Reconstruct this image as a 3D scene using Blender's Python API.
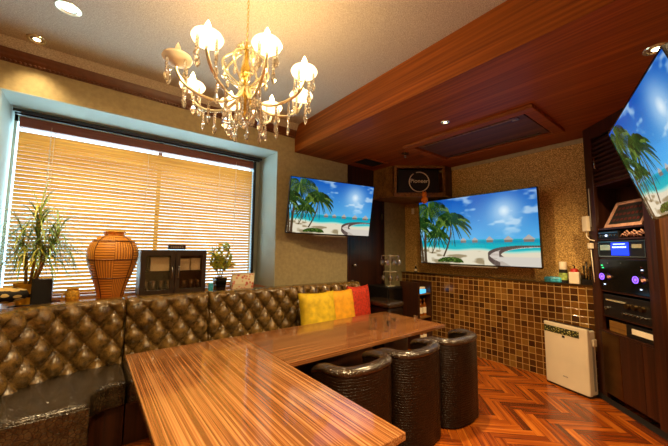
import bpy, bmesh, math, random
import numpy as np
from mathutils import Vector, Matrix
random.seed(7)
PI = math.pi
S = bpy.context.scene
COL = S.collection
for o in list(bpy.data.objects):
    bpy.data.objects.remove(o)

# ------------------------------------------------------------------ camera
cam_d = bpy.data.cameras.new('camera')
cam = bpy.data.objects.new('camera', cam_d)
COL.objects.link(cam)
S.camera = cam
cam_d.sensor_width = 36.0
cam_d.lens = 307.79 / 668 * 36.0
cam_d.clip_start = 0.02
yw, pt, rl = math.radians(38.2287), math.radians(5.155), math.radians(0.5216)
fw = Vector((math.sin(yw) * math.cos(pt), math.cos(yw) * math.cos(pt), math.sin(pt)))
rt = Vector((math.cos(yw), -math.sin(yw), 0))
up = rt.cross(fw)
r2 = rt * math.cos(rl) + up * math.sin(rl)
u2 = up * math.cos(rl) - rt * math.sin(rl)
m = Matrix((r2, u2, -fw)).transposed().to_4x4()
m.translation = Vector((0, 0, 1.26))
cam.matrix_world = m

# ------------------------------------------------------------------ world and exposure
S.view_settings.view_transform = 'Standard'
S.view_settings.look = 'None'
S.view_settings.exposure = 0.4
S.view_settings.gamma = 1.0
S.view_settings.use_curve_mapping = False
wd = bpy.data.worlds.new('daylight')
S.world = wd
wd.use_nodes = True
wd.node_tree.nodes['Background'].inputs[0].default_value = (0.62, 0.88, 1.0, 1)
wd.node_tree.nodes['Background'].inputs[1].default_value = 3.0


def lamp(name, kind, loc, energy, color, **kw):
    d = bpy.data.lights.new(name, kind)
    d.energy = energy
    d.color = color
    rot = kw.pop('rot', None)
    for k, v in kw.items():
        setattr(d, k, v)
    o = bpy.data.objects.new(name, d)
    COL.objects.link(o)
    o.location = loc
    if rot:
        o.rotation_euler = rot
    return o


WARM = (1.0, 0.66, 0.29)
WARM2 = (1.0, 0.70, 0.35)
# daylight that comes in over and between the blinds
lamp('window_daylight', 'AREA', (0.48, 3.76, 1.72), 55, (0.62, 0.9, 1.0), shape='RECTANGLE', size=2.1, size_y=1.5, rot=(-PI / 2, 0, 0))
# unseen fill spots added under the ceiling to brighten the room softly
for q in ((0.2, 0.5), (0.9, -0.5), (-0.4, -0.3), (1.0, 0.1)):
    lamp('room_fill_spot', 'SPOT', (q[0], q[1], 2.70), 170, WARM2, spot_size=2.3, spot_blend=0.9, shadow_soft_size=0.10)

# ------------------------------------------------------------------ node helpers
def lin(c):
    if isinstance(c, str):
        c = tuple(int(c[i:i + 2], 16) / 255 for i in (0, 2, 4))
    return tuple((x / 12.92 if x <= 0.04045 else ((x + 0.055) / 1.055) ** 2.4) for x in c)


class V:
    """a node socket with arithmetic"""
    def __init__(s, nt, so):
        s.nt, s.so = nt, so

    def m(s, op, *a, **k):
        n = s.nt.nodes.new('ShaderNodeMath')
        n.operation = op
        for i, x in enumerate((s,) + a):
            if isinstance(x, V):
                s.nt.links.new(x.so, n.inputs[i])
            else:
                n.inputs[i].default_value = x
        return V(s.nt, n.outputs[0])

    def __add__(s, o): return s.m('ADD', o)
    def __sub__(s, o): return s.m('SUBTRACT', o)
    def __mul__(s, o): return s.m('MULTIPLY', o)
    def __truediv__(s, o): return s.m('DIVIDE', o)
    def floor(s): return s.m('FLOOR')
    def fract(s): return s.m('FRACT')
    def lt(s, o): return s.m('LESS_THAN', o)
    def gt(s, o): return s.m('GREATER_THAN', o)
    def abs(s): return s.m('ABSOLUTE')


class Mat:
    def __init__(s, name, rough=0.5, metal=0.0, coords='Object'):
        s.mat = bpy.data.materials.new(name)
        s.mat.use_nodes = True
        s.nt = s.mat.node_tree
        s.b = s.nt.nodes['Principled BSDF']
        s.b.inputs['Roughness'].default_value = rough
        s.b.inputs['Metallic'].default_value = metal
        s.tc = s.nt.nodes.new('ShaderNodeTexCoord')
        s.vec = s.tc.outputs[coords]

    def n(s, t, **k):
        nd = s.nt.nodes.new('ShaderNode' + t)
        for a, b in k.items():
            setattr(nd, a, b)
        return nd

    def link(s, a, b):
        s.nt.links.new(a.so if isinstance(a, V) else a, b)

    def xyz(s, vec=None):
        n = s.n('SeparateXYZ')
        s.link(vec or s.vec, n.inputs[0])
        return [V(s.nt, o) for o in n.outputs]

    def comb(s, x, y, z=0.0):
        n = s.n('CombineXYZ')
        for i, q in enumerate((x, y, z)):
            if isinstance(q, V):
                s.link(q, n.inputs[i])
            else:
                n.inputs[i].default_value = q
        return n.outputs[0]

    def scaled(s, sc, rot=(0, 0, 0), vec=None):
        n = s.n('Mapping')
        s.link(vec or s.vec, n.inputs[0])
        n.inputs['Scale'].default_value = sc
        n.inputs['Rotation'].default_value = rot
        return n.outputs[0]

    def noise(s, scale, detail=3, vec=None, rough=0.5):
        n = s.n('TexNoise')
        s.link(vec or s.vec, n.inputs['Vector'])
        n.inputs['Scale'].default_value = scale
        n.inputs['Detail'].default_value = detail
        n.inputs['Roughness'].default_value = rough
        return V(s.nt, n.outputs['Fac'])

    def voro(s, scale, feature='F1', vec=None, out='Distance'):
        n = s.n('TexVoronoi', feature=feature)
        s.link(vec or s.vec, n.inputs['Vector'])
        n.inputs['Scale'].default_value = scale
        return V(s.nt, n.outputs[out])

    def white(s, vec):
        n = s.n('TexWhiteNoise')
        s.link(vec, n.inputs['Vector'])
        return V(s.nt, n.outputs['Value'])

    def ramp(s, fac, stops, interp='LINEAR'):
        n = s.n('ValToRGB')
        s.link(fac, n.inputs[0])
        cr = n.color_ramp
        cr.interpolation = interp
        while len(cr.elements) < len(stops):
            cr.elements.new(0.5)
        for e, (p, c) in zip(cr.elements, stops):
            e.position = p
            e.color = lin(c) + (1,)
        return n.outputs[0]

    def mix(s, fac, a, b):
        n = s.n('Mix', data_type='RGBA')
        for so, q in ((n.inputs[0], fac), (n.inputs[6], a), (n.inputs[7], b)):
            if isinstance(q, (V, bpy.types.NodeSocket)):
                s.link(q, so)
            elif isinstance(q, (str, tuple)):
                so.default_value = lin(q) + (1,)
            else:
                so.default_value = q
        return n.outputs[2]

    def color(s, c):
        if isinstance(c, (str, tuple)):
            s.b.inputs['Base Color'].default_value = lin(c) + (1,)
        else:
            s.link(c, s.b.inputs['Base Color'])
        return s

    def bump(s, h, strength=0.3, dist=0.01):
        n = s.n('Bump')
        n.inputs['Strength'].default_value = strength
        n.inputs['Distance'].default_value = dist
        s.link(h, n.inputs['Height'])
        s.link(n.outputs[0], s.b.inputs['Normal'])
        return s

    def set(s, **k):
        for a, v in k.items():
            s.b.inputs[a.replace('_', ' ')].default_value = v
        return s


M = {}


def plain(name, c, rough=0.5, metal=0.0, var=0.12, sc=8, bump=0.0, **k):
    q = Mat(name, rough, metal)
    c1 = tuple(int(c[i:i + 2], 16) / 255 for i in (0, 2, 4))
    lo = tuple(max(0, x * (1 - var)) for x in c1)
    hi = tuple(min(1, x * (1 + var)) for x in c1)
    n = q.noise(sc, 3)
    q.color(q.ramp(n, [(0.3, lo), (0.7, hi)]))
    if bump:
        q.bump(q.noise(sc * 12, 2), bump, 0.002)
    q.set(**k)
    M[name] = q.mat
    return q.mat


def wood(name, c_dark, c_mid, c_light, axis='y', rough=0.25, fine=90, wav=1.0, coat=0.3):
    """long grain along one axis"""
    q = Mat(name, rough)
    k = 0.006 if name.startswith('table') else 0.02
    st = {'x': (k, 1, 1), 'y': (1, k, 1), 'z': (1, 1, k)}[axis]
    v = q.scaled(st)
    a = q.noise(fine, 2, v)
    b = q.noise(fine * 0.22, 3, v)
    f = a * 0.55 + b * 0.45 if not name.startswith('table') else a * 0.72 + b * 0.28
    q.color(q.ramp(f, [(0.36, c_dark), (0.5, c_mid), (0.66, c_light)] if not name.startswith('table') else [(0.42, c_dark), (0.5, c_mid), (0.6, c_light)]))
    q.bump(a, 0.06, 0.002)
    q.set(Coat_Weight=coat, Coat_Roughness=0.06 if name.startswith('table') else 0.15)
    if name == 'soffit_wood':
        q.set(Specular_IOR_Level=0.15)
    M[name] = q.mat
    return q.mat


wood('soffit_wood', '6c350f', '844414', '9c541a', 'y', 0.5, 60, coat=0.05)
wood('dark_wood', '24120a', '351a0c', '452310', 'z', 0.35, 60, coat=0.2)
wood('door_wood', '1f0d05', '33170a', '42200f', 'z', 0.35, 50, coat=0.2)
wood('panel_wood', '3c2414', '55351d', '6a4526', 'z', 0.35, 30, coat=0.2)
wood('box_wood', '4a2e0e', '76501e', '8c6228', 'x', 0.4, 60, coat=0.1)
wood('ledge_wood', '7a3d12', '9a5420', 'b3692c', 'x', 0.35, 50)
wood('table_wood', '663e20', '865530', 'a2744a', 'y', 0.12, 190, coat=0.7)
wood('table_wood_cross', '5a341a', '724626', '8a5c36', 'x', 0.12, 190, coat=0.35)
wood('slat_wood', '9c5a1e', 'b97028', 'cc8636', 'x', 0.45, 60, coat=0.0)
wood('valance_wood', '6b3a30', '7c463a', '8a5244', 'x', 0.5, 40, coat=0.0)
plain('reveal_paint', '9ba59c', 0.7, sc=3, var=0.04, bump=0.1)
plain('wall_tan', 'a2946c', 0.7, sc=30, var=0.06, bump=0.25)
plain('wall_olive', '857c56', 0.7, sc=30, var=0.08, bump=0.25)
plain('crown_brown', '5a3116', 0.4, sc=20)
plain('black_plastic', '14110f', 0.35, sc=10)
plain('gloss_black', '0b0a0a', 0.12, sc=10)
plain('matte_black', '100d0b', 0.7, sc=10)
plain('espresso', '33261a', 0.4, sc=10)
plain('silver', 'b9b4aa', 0.25, 1.0, sc=10, var=0.05)
plain('brass', 'f0c868', 0.2, 0.75, sc=10, var=0.08)
plain('champagne', 'fff0cc', 0.16, 0.7, sc=14, var=0.06)
plain('bronze_metal', '7a6038', 0.3, 1.0, sc=10, var=0.08)
plain('white_plastic', 'e6d8bc', 0.35, sc=6, var=0.02)
plain('grey_plastic', '8c857a', 0.4, sc=6, var=0.04)
plain('cream', 'e9dcc0', 0.5, sc=10, var=0.04)
plain('yellow_velvet', 'c9a80e', 0.75, sc=16, var=0.12, bump=0.5)
plain('amber_velvet', 'dd9c12', 0.75, sc=16, var=0.08, bump=0.5)
plain('red_velvet', 'b02a0c', 0.75, sc=40, var=0.2, bump=0.5)
plain('red_plastic', 'c4200e', 0.3, sc=10)
plain('orange_plush', 'e07814', 0.8, sc=40, var=0.2, bump=0.5)
plain('blue_pack', '3fa8c8', 0.4, sc=60, var=0.3)
plain('leaf_green', '98b05c', 0.45, sc=30, var=0.3)
plain('leaf_dark', '6c8c48', 0.45, sc=30, var=0.3)
plain('leaf_variegated', 'cfc44a', 0.4, sc=60, var=0.35)
plain('stem_tan', 'a4803e', 0.6, sc=60, var=0.25)
plain('pot_yellow', 'f4b020', 0.45, sc=20, var=0.1)
plain('soil', '2a180c', 0.9, sc=80, var=0.4)
plain('basket_yellow', 'd8982c', 0.6, sc=80, var=0.3, bump=0.6)
plain('dark_red', '401008', 0.5, sc=60, var=0.3)
plain('pale_wood_frame', 'b48672', 0.4, sc=30, var=0.1)
plain('bulb_socket', 'efe6cf', 0.4, sc=10, var=0.03)

q = Mat('blind_slat', 0.45)
n_ = q.noise(50, 2, q.scaled((0.02, 1, 1)))
c_ = q.ramp(n_, [(0.3, 'd09a48'), (0.7, 'ecbe6c')])
q.color(c_)
tl = q.n('BsdfTranslucent')
q.link(c_, tl.inputs[0])
mx_ = q.n('MixShader')
mx_.inputs[0].default_value = 0.45
q.link(q.b.outputs[0], mx_.inputs[1])
q.link(tl.outputs[0], mx_.inputs[2])
q.link(mx_.outputs[0], q.nt.nodes['Material Output'].inputs[0])
M['blind_slat'] = q.mat

wood('ac_wood', '3c1c0a', '542c10', '6a3c16', 'y', 0.55, 34, coat=0.0)

# leather
def leather(name, dark, light, scale, rough, stretch=(1, 1, 1), b=0.5, rows=None):
    q = Mat(name, rough)
    v = q.scaled(stretch)
    d = q.voro(scale, 'DISTANCE_TO_EDGE', v)
    n = q.noise(22, 4, rough=0.6)
    base = q.ramp(n, [(0.34, dark), (0.66, light)])
    e = d.m('MINIMUM', 0.18)
    q.color(q.mix(e.lt(0.07) * 0.6, base, '080503'))  # shade in the creases between scales is darkened into the colour
    if rows:
        x_, y_, z_ = q.xyz()
        ax_ = z_ if rows == 'z' else y_
        wv = (ax_ * 62.0 + q.noise(14, 2) * 1.2).fract()
        rd = ((wv - 0.5).abs() * -2.0 + 1.0).m('MINIMUM', 0.35)
        q.bump(rd * 1.4 + e * 1.6, b, 0.004)
    else:
        q.bump(e, b, 0.012)
    q.set(Coat_Weight=0.06 if rows == 'z' else 0.35, Coat_Roughness=0.15, Specular_IOR_Level=0.18 if rows == 'z' else 0.5)
    M[name] = q.mat


plain('button_leather', '8a6a34', 0.25)
leather('tuft_leather', '4c3812', '94723a', 160, 0.23, b=0.10)
leather('seat_leather', '241c10', '463824', 42, 0.25, (1, 1.8, 1), b=0.9, rows='y')
leather('croc_leather', '140902', '221206', 55, 0.34, (1, 1, 2.0), b=0.8, rows='z')
leather('rim_leather', '241810', '3c2c1a', 45, 0.22, (2.4, 1, 1), b=0.8)

# ceiling wallpaper
q = Mat('ceiling_paper', 0.8)
n1 = q.noise(110, 2, q.scaled((1, 4, 1)))
n2 = q.noise(110, 2, q.scaled((4, 1, 1)))
nn = (n1 + n2) * 0.5
q.color(q.ramp(nn, [(0.42, '8c8070'), (0.58, 'bcae98')]))
q.bump(nn, 0.25, 0.003)
M['ceiling_paper'] = q.mat

# gold cork wall
q = Mat('cork_gold', 0.55)
c = q.voro(55, 'F1', None, 'Color')
w_ = q.voro(90, 'F1')
n1 = q.noise(130, 4)
q.color(q.ramp(n1 * 0.9 + w_ * 0.2, [(0.38, '6c4e1c'), (0.54, 'b48a40'), (0.70, 'e8c074')]))
q.bump(n1, 0.7, 0.008)
M['cork_gold'] = q.mat

# mosaic tiles on the x = const wall: (y, z)
q = Mat('mosaic', 0.2)
X, Y, Z = q.xyz()
T = 0.0655
a, b = Y / T, Z / T
ia, ib = a.floor(), b.floor()
fa, fb = (a.fract() - 0.5).abs(), (b.fract() - 0.5).abs()
grout = fa.m('MAXIMUM', fb).gt(0.45)
rnd = q.white(q.comb(ia, ib, 3.0))
tile = q.ramp(rnd, [(0.0, '3c2210'), (0.2, '5a3616'), (0.55, '6e4419'), (0.8, '7e5220'), (1.0, '946a30')])
mott = q.noise(40, 3)
tile2 = q.mix(mott * 0.5, tile, '2c180a')
q.color(q.mix(grout, tile2, 'b08a48'))
rg = grout * 0.5 + 0.16
q.link(rg, q.b.inputs['Roughness'])
q.bump(grout * -1.0, 0.4, 0.004)
M['mosaic'] = q.mat

# herringbone floor
q = Mat('herringbone', 0.25)
X, Y, Z = q.xyz()
W_, N_ = 0.06, 6.0
a = (X + Y) * (0.7071 / W_)
b = (Y - X) * (0.7071 / W_)
i, j = a.floor(), b.floor()
k = (i - j).m('FLOORED_MODULO', 2 * N_)
hz = k.lt(N_ - 0.5)
idx = q.comb((i - k) * hz + i * (hz * -1.0 + 1.0), j * hz + (j + k) * (hz * -1.0 + 1.0), hz)
rnd = q.white(idx)
gv1 = q.comb(a * 0.06, b * 1.0, rnd * 20.0)
gv2 = q.comb(a * 1.0, b * 0.06, rnd * 20.0)
g1, g2 = q.noise(2.6, 4, gv1), q.noise(2.6, 4, gv2)
g = g1 * hz + g2 * (hz * -1.0 + 1.0)
col = q.ramp(g * 0.75 + rnd * 0.32, [(0.25, '3a1404'), (0.48, '7a340a'), (0.66, 'a85414'), (0.85, 'c87426')])
eb = (b.fract() - 0.5).abs() * hz + (a.fract() - 0.5).abs() * (hz * -1.0 + 1.0)
la = ((a - i + k) * hz + (b - j - k + N_ * 2.0 - 1.0 + 0.0) * (hz * -1.0 + 1.0))
line = eb.gt(0.475)
q.color(q.mix(line * 0.75, col, '2a1006'))
q.bump(g * 0.3 - line, 0.15, 0.003)
q.set(Coat_Weight=0.3, Coat_Roughness=0.15)
M['herringbone'] = q.mat

# wicker
q = Mat('wicker', 0.5)
X, Y, Z = q.xyz()
ang = Y.m('ARCTAN2', X) * (4 / PI)
ii, jj = ang.floor(), ((Z - 0.17) / 0.15).floor()
par = (ii + jj).m('FLOORED_MODULO', 2.0)
vs = (ang * 7.0).fract()
hs = (Z * 48.0).fract()
st = vs * par + hs * (par * -1.0 + 1.0)
st = (st - 0.5).abs()
q.color(q.ramp(st, [(0.0, 'f0a840'), (0.35, 'dc8c30'), (0.5, '50280c')]))
q.bump(st * -1.0, 0.6, 0.006)
M['wicker'] = q.mat

# black and cream patterned cloth
q = Mat('pattern_cloth', 0.7)
d = q.voro(16, 'F1', q.scaled((1, 1, 2)))
q.color(q.ramp(d, [(0.4, 'dcc07a'), (0.46, '15100a')], 'CONSTANT'))
M['pattern_cloth'] = q.mat
# floral paper
q = Mat('floral_paper', 0.6)
d = q.voro(30, 'F1')
q.color(q.ramp(d, [(0.0, 'a8321c'), (0.35, 'd98068'), (0.5, 'e9dcb8')], 'EASE'))
M['floral_paper'] = q.mat

# glass
q = Mat('clear_glass', 0.02)
q.color('ffffff')
q.set(Transmission_Weight=1.0, IOR=1.45)
M['clear_glass'] = q.mat
q = Mat('crystal', 0.0)
q.color('fff6e2')
q.set(Transmission_Weight=0.85, IOR=1.6)
M['crystal'] = q.mat
q = Mat('frosted_glass', 0.35)
q.color('fff4dc')
q.set(Transmission_Weight=0.5, IOR=1.4)
q.b.inputs['Emission Color'].default_value = (1, 0.83, 0.55, 1)
q.b.inputs['Emission Strength'].default_value = 0.9
M['frosted_glass'] = q.mat


q = Mat('frosted_off', 0.3)
q.color('fff4dc')
q.set(Transmission_Weight=0.6, IOR=1.4)
M['frosted_off'] = q.mat


def thin_glass(name, tint='ffffff', refl=0.12):
    q = Mat(name)
    t = q.n('BsdfTransparent')
    t.inputs[0].default_value = lin(tint) + (1,)
    g = q.n('BsdfGlossy')
    g.inputs['Roughness'].default_value = 0.03
    mx = q.n('MixShader')
    mx.inputs[0].default_value = refl
    q.link(t.outputs[0], mx.inputs[1])
    q.link(g.outputs[0], mx.inputs[2])
    out = q.nt.nodes['Material Output']
    q.link(mx.outputs[0], out.inputs[0])
    M[name] = q.mat


thin_glass('window_glass', 'f4fbff', 0.05)
thin_glass('stem_glass', 'ffffff', 0.4)
thin_glass('door_glass', 'f4f0e8', 0.06)


def emit(name, c, s):
    q = Mat(name)
    q.color('000000')
    q.b.inputs['Emission Color'].default_value = lin(c) + (1,)
    q.b.inputs['Emission Strength'].default_value = s
    M[name] = q.mat


emit('lamp_glow', 'ffe2a8', 9)
emit('bulb_glow', 'ffdf9c', 26)
emit('blue_display', '1c3cff', 1.5)
emit('display_text', 'cfe0ff', 2.0)
emit('purple_led', '7a4cff', 3.0)
emit('green_led', '3cff8c', 1.5)
emit('blue_painted_glow', '5cc8ff', 1.0)
emit('red_lit', 'a03424', 0.12)
emit('tile_white', 'ffe8c8', 0.7)


# ------------------------------------------------------------------ mesh helpers
class MB:
    def __init__(s):
        s.bm = bmesh.new()

    def box(s, x0, x1, y0, y1, z0, z1, mt=None):
        v = [s.bm.verts.new(p) for p in ((x0, y0, z0), (x1, y0, z0), (x1, y1, z0), (x0, y1, z0), (x0, y0, z1), (x1, y0, z1), (x1, y1, z1), (x0, y1, z1))]
        if mt is not None:
            for q in v:
                q.co = mt @ q.co
        for f in ((0, 3, 2, 1), (4, 5, 6, 7), (0, 1, 5, 4), (1, 2, 6, 5), (2, 3, 7, 6), (3, 0, 4, 7)):
            s.bm.faces.new([v[i] for i in f])
        return s

    def prism(s, pts, z0, z1):
        a = [s.bm.verts.new((x, y, z0)) for x, y in pts]
        b = [s.bm.verts.new((x, y, z1)) for x, y in pts]
        n = len(pts)
        s.bm.faces.new(list(reversed(a)))
        s.bm.faces.new(b)
        for i in range(n):
            s.bm.faces.new((a[i], a[(i + 1) % n], b[(i + 1) % n], b[i]))
        return s

    def loft(s, rings, close=True, caps=True, wrap=False):
        R = [[s.bm.verts.new(p) for p in r] for r in rings]
        n = len(R[0])
        last = len(R) if wrap else len(R) - 1
        for i in range(last):
            A, B = R[i], R[(i + 1) % len(R)]
            for j in range(n if close else n - 1):
                s.bm.faces.new((A[j], A[(j + 1) % n], B[(j + 1) % n], B[j]))
        if caps and close and not wrap:
            s.bm.faces.new(list(reversed(R[0])))
            s.bm.faces.new(R[-1])
        return s

    def lathe(s, prof, seg=24, c=(0, 0), caps=True):
        rings = [[(c[0] + r * math.cos(2 * PI * k / seg), c[1] + r * math.sin(2 * PI * k / seg), z) for k in range(seg)] for r, z in prof]
        return s.loft(rings, True, caps)

    def tube(s, pts, rad, seg=8):
        pts = [Vector(p) for p in pts]
        if not isinstance(rad, (list, tuple)):
            rad = [rad] * len(pts)
        rings = []
        t0 = (pts[1] - pts[0]).normalized()
        ref = Vector((0, 0, 1)) if abs(t0.z) < 0.9 else Vector((1, 0, 0))
        nrm = t0.cross(ref).normalized()
        for i, p in enumerate(pts):
            t = (pts[min(i + 1, len(pts) - 1)] - pts[max(i - 1, 0)]).normalized()
            nrm = (nrm - t * nrm.dot(t)).normalized()
            bi = t.cross(nrm)
            rings.append([p + (nrm * math.cos(2 * PI * k / seg) + bi * math.sin(2 * PI * k / seg)) * rad[i] for k in range(seg)])
        return s.loft(rings)

    def ball(s, c, r, sc=(1, 1, 1), seg=10):
        prof = []
        n = max(5, seg // 2 + 1)
        rings = []
        for i in range(n + 1):
            th = PI * i / n
            rr = max(1e-4, math.sin(th))
            rings.append([(c[0] + r * sc[0] * rr * math.cos(2 * PI * k / seg), c[1] + r * sc[1] * rr * math.sin(2 * PI * k / seg), c[2] - r * sc[2] * math.cos(th)) for k in range(seg)])
        return s.loft(rings)

    def quad(s, *p):
        s.bm.faces.new([s.bm.verts.new(q) for q in p])
        return s

    def build(s, name, mat, parent=None, loc=(0, 0, 0), rotz=0.0, smooth=False, bevel=0.0, seg=2, rot=None):
        bmesh.ops.recalc_face_normals(s.bm, faces=s.bm.faces)
        me = bpy.data.meshes.new(name)
        s.bm.to_mesh(me)
        s.bm.free()
        me.materials.append(M[mat] if isinstance(mat, str) else mat)
        if smooth:
            for p in me.polygons:
                p.use_smooth = True
            if smooth != 'all':
                me.set_sharp_from_angle(angle=math.radians(40))
        o = bpy.data.objects.new(name, me)
        COL.objects.link(o)
        o.location = loc
        o.rotation_euler = rot if rot else (0, 0, rotz)
        if parent:
            o.parent = parent
        if bevel:
            b = o.modifiers.new('bevel', 'BEVEL')
            b.width = bevel
            b.segments = seg
            b.limit_method = 'ANGLE'
        return o


def tag(o, label, cat, group=None, kind=None):
    o['label'] = label
    o['category'] = cat
    if group:
        o['group'] = group
    if kind:
        o['kind'] = kind
    return o


def thing(name, label, cat, loc=(0, 0, 0), rotz=0.0, group=None, rot=None):
    o = bpy.data.objects.new(name, None)
    o.empty_display_size = 0.05
    COL.objects.link(o)
    o.location = loc
    o.rotation_euler = rot if rot else (0, 0, rotz)
    return tag(o, label, cat, group)


def struct(o):
    o['kind'] = 'structure'
    return o


def dup(root, loc, rotz=None, label=None, scale=None):
    r = root.copy()
    COL.objects.link(r)
    r.location = loc
    if rotz is not None:
        r.rotation_euler = (0, 0, rotz)
    if scale:
        r.scale = scale
    if label:
        r['label'] = label
    for ch in list(root.children):
        c = ch.copy()
        COL.objects.link(c)
        c.parent = r
        for g in ch.children:
            d = g.copy()
            COL.objects.link(d)
            d.parent = c
    return r


def text(name, body, size, mat, parent, mw, depth=0.001):
    cu = bpy.data.curves.new(name, 'FONT')
    cu.body = body
    cu.size = size
    cu.align_x = 'CENTER'
    cu.align_y = 'CENTER'
    cu.extrude = depth
    t = bpy.data.objects.new(name, cu)
    COL.objects.link(t)
    bpy.context.view_layer.update()
    me = bpy.data.meshes.new_from_object(t)
    bpy.data.objects.remove(t)
    me.materials.clear()
    me.materials.append(M[mat])
    o = bpy.data.objects.new(name, me)
    COL.objects.link(o)
    o.matrix_local = mw
    if parent:
        o.parent = parent
        o.matrix_local = mw
    return o


# ================================================================== THE SETTING
CZ, SZ = 2.735, 2.42          # ceiling, soffit underside
WY, RY = 3.09, 3.60           # window wall, back of the window recess
RX0, RX1, RZ = -0.57, 1.61, 2.385
struct(MB().box(-2.2, 4.1, -2.2, 3.9, -0.06, 0.0).build('floor', 'herringbone'))
struct(MB().box(-2.2, 4.1, -2.2, 3.9, CZ, CZ + 0.08).build('ceiling', 'ceiling_paper'))
# window wall with its recess
b = MB()
b.box(RX1, 2.70, WY, WY + 0.7, 0, CZ)
b.box(3.37, 4.1, WY, WY + 0.7, 0, CZ)
b.box(2.70, 3.37, WY + 0.05, WY + 0.7, 0, CZ)
b.box(-2.2, RX1, WY, RY + 0.2, RZ, CZ)
b.box(-2.2, RX0, WY, RY + 0.2, 0, RZ)
b.box(RX0, RX1, WY, RY + 0.2, 0, 0.80)
struct(b.build('wall_window', 'wall_tan'))
# paint lining of the recess
b = MB()
b.box(RX1 - 0.006, RX1, WY - 0.001, RY, 0.84, RZ - 0.006)
b.box(RX0, RX1, WY - 0.001, RY, RZ - 0.006, RZ)
b.box(RX0, RX0 + 0.006, WY - 0.001, RY, 0.84, RZ - 0.006)
struct(b.build('trim_1', 'reveal_paint'))
struct(MB().box(-2.2, -2.1, -2.2, 3.9, 0, CZ).build('wall_left', 'wall_tan'))
struct(MB().box(-2.1, 4.1, -2.2, -2.1, 0, CZ).build('wall_back', 'wall_tan'))
# outer frame of the window and its panes
b = MB()
for (x0, x1, z0, z1) in ((RX0, RX1, 0.80, 0.87), (RX0, RX1, 2.33, RZ), (RX0, RX0 + 0.02, 0.8, RZ), (1.53, RX1, 0.8, RZ), (0.5, 0.54, 0.8, RZ)):
    b.box(x0, x1, RY + 0.04, RY + 0.10, z0, z1)
w1 = struct(b.build('window_1', 'silver'))
MB().box(RX0 + 0.02, 1.53, RY + 0.065, RY + 0.07, 0.87, 2.33).build('pane', 'window_glass', w1)
b = MB()
for z0, z1 in ((SZ, CZ),):
    pass
# crown moulding along the window wall
prof = [(0, 0), (0.012, 0), (0.02, 0.02), (0.03, 0.035), (0.033, 0.05), (0.040, 0.065), (0.045, 0.085), (0, 0.085)]
b = MB()
b.loft([[(x, WY - p, CZ - 0.15 + z) for p, z in prof] for x in (-2.1, 1.83)])
tr = struct(b.build('trim_2', 'crown_brown'))
b = MB()
b.loft([[(x, WY - p, CZ + z) for p, z in ((0, -0.0645), (0.04, -0.0645), (0.06, -0.03), (0.085, -0.001), (0, -0.001))] for x in (-2.1, 1.829)])
b.build('cove', 'ceiling_paper', tr, smooth=True)
b = MB()
x = -0.9
while x < 1.82:
    b.ball((x, WY - 0.022, CZ - 0.143), 0.011, seg=6)
    x += 0.026
b.build('beading', 'crown_brown', tr, smooth='all')

# soffit: a dropped wooden box
SX = 1.83
sf = struct(MB().box(SX, 4.1, -2.1, WY, SZ, CZ).build('trim_3', 'soffit_wood'))
# right wall
struct(MB().box(3.85, 4.1, -2.1, WY, 0, SZ).build('wall_right', 'cork_gold'))
struct(MB().box(3.835, 3.85, 0.5, WY, 2.375, SZ).build('trim_4', 'wall_tan'))
ws = struct(MB().box(3.755, 3.85, 0.64, WY, 0, 0.94).build('trim_5', 'mosaic'))
MB().box(3.748, 3.85, 0.64, WY, 0.94, 0.955).build('wainscot_cap', 'bronze_metal', ws)
# olive part of the window wall beside the doorway, back corner
struct(MB().box(3.37, 3.85, WY - 0.004, WY, 0, SZ).build('trim_6', 'wall_olive'))
# door
d1 = struct(MB().box(2.72, 3.35, WY + 0.005, WY + 0.045, 0, 2.05).build('door_1', 'door_wood', bevel=0.003))
b = MB().box(2.70, 2.725, WY - 0.012, WY + 0.05, 0, 2.075).box(3.345, 3.37, WY - 0.012, WY + 0.05, 0, 2.075).box(2.70, 3.37, WY - 0.012, WY + 0.05, 2.05, 2.10)
b.box(2.70, 3.37, WY - 0.004, WY + 0.05, 2.10, SZ)
b.build('door_frame', 'door_wood', d1, bevel=0.002)
b = MB()
b.tube([(2.763, WY + 0.005, 1.07), (2.763, WY - 0.03, 1.07)], [0.012, 0.012])
b.ball((2.763, WY - 0.045, 1.07), 0.026, (1, 0.8, 1), 12)
b.build('door_knob', 'silver', d1, smooth='all')
MB().tube([(2.764, WY + 0.005, 0.86), (2.764, WY - 0.012, 0.86)], 0.018, 12).build('door_lock', 'silver', d1, smooth=True)
for z in (1.76, 1.09, 0.3):
    MB().box(3.315, 3.345, WY - 0.006, WY + 0.006, z - 0.045, z + 0.045).build('hinge', 'silver', d1)
# slim timber strip at the end of the recess
struct(MB().box(2.66, 2.70, WY - 0.006, WY, 0, SZ).build('trim_7', 'door_wood'))
# sill
struct(MB().box(-1.3, 1.605, 3.03, RY + 0.03, 0.825, 0.85).build('trim_8', 'ledge_wood'))

# diagonal timber wall beyond the rack
DA = Vector((3.62, 0.786, 0))
DR = math.radians(-135)       # local +x runs along the rack towards the viewer, local +y goes into it
def rack_place(o):
    o.location = DA
    o.rotation_euler = (0, 0, DR)
    return o


b = MB().box(0.70, 2.9, 0.02, 0.10, 0, SZ - 0.001)
for k in range(12):
    b.box(0.74 + k * 0.17, 0.745 + k * 0.17 + 0.14, 0.006, 0.022, 0.05, SZ - 0.05)
struct(rack_place(b.build('wall_diagonal', 'panel_wood')))

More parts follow.
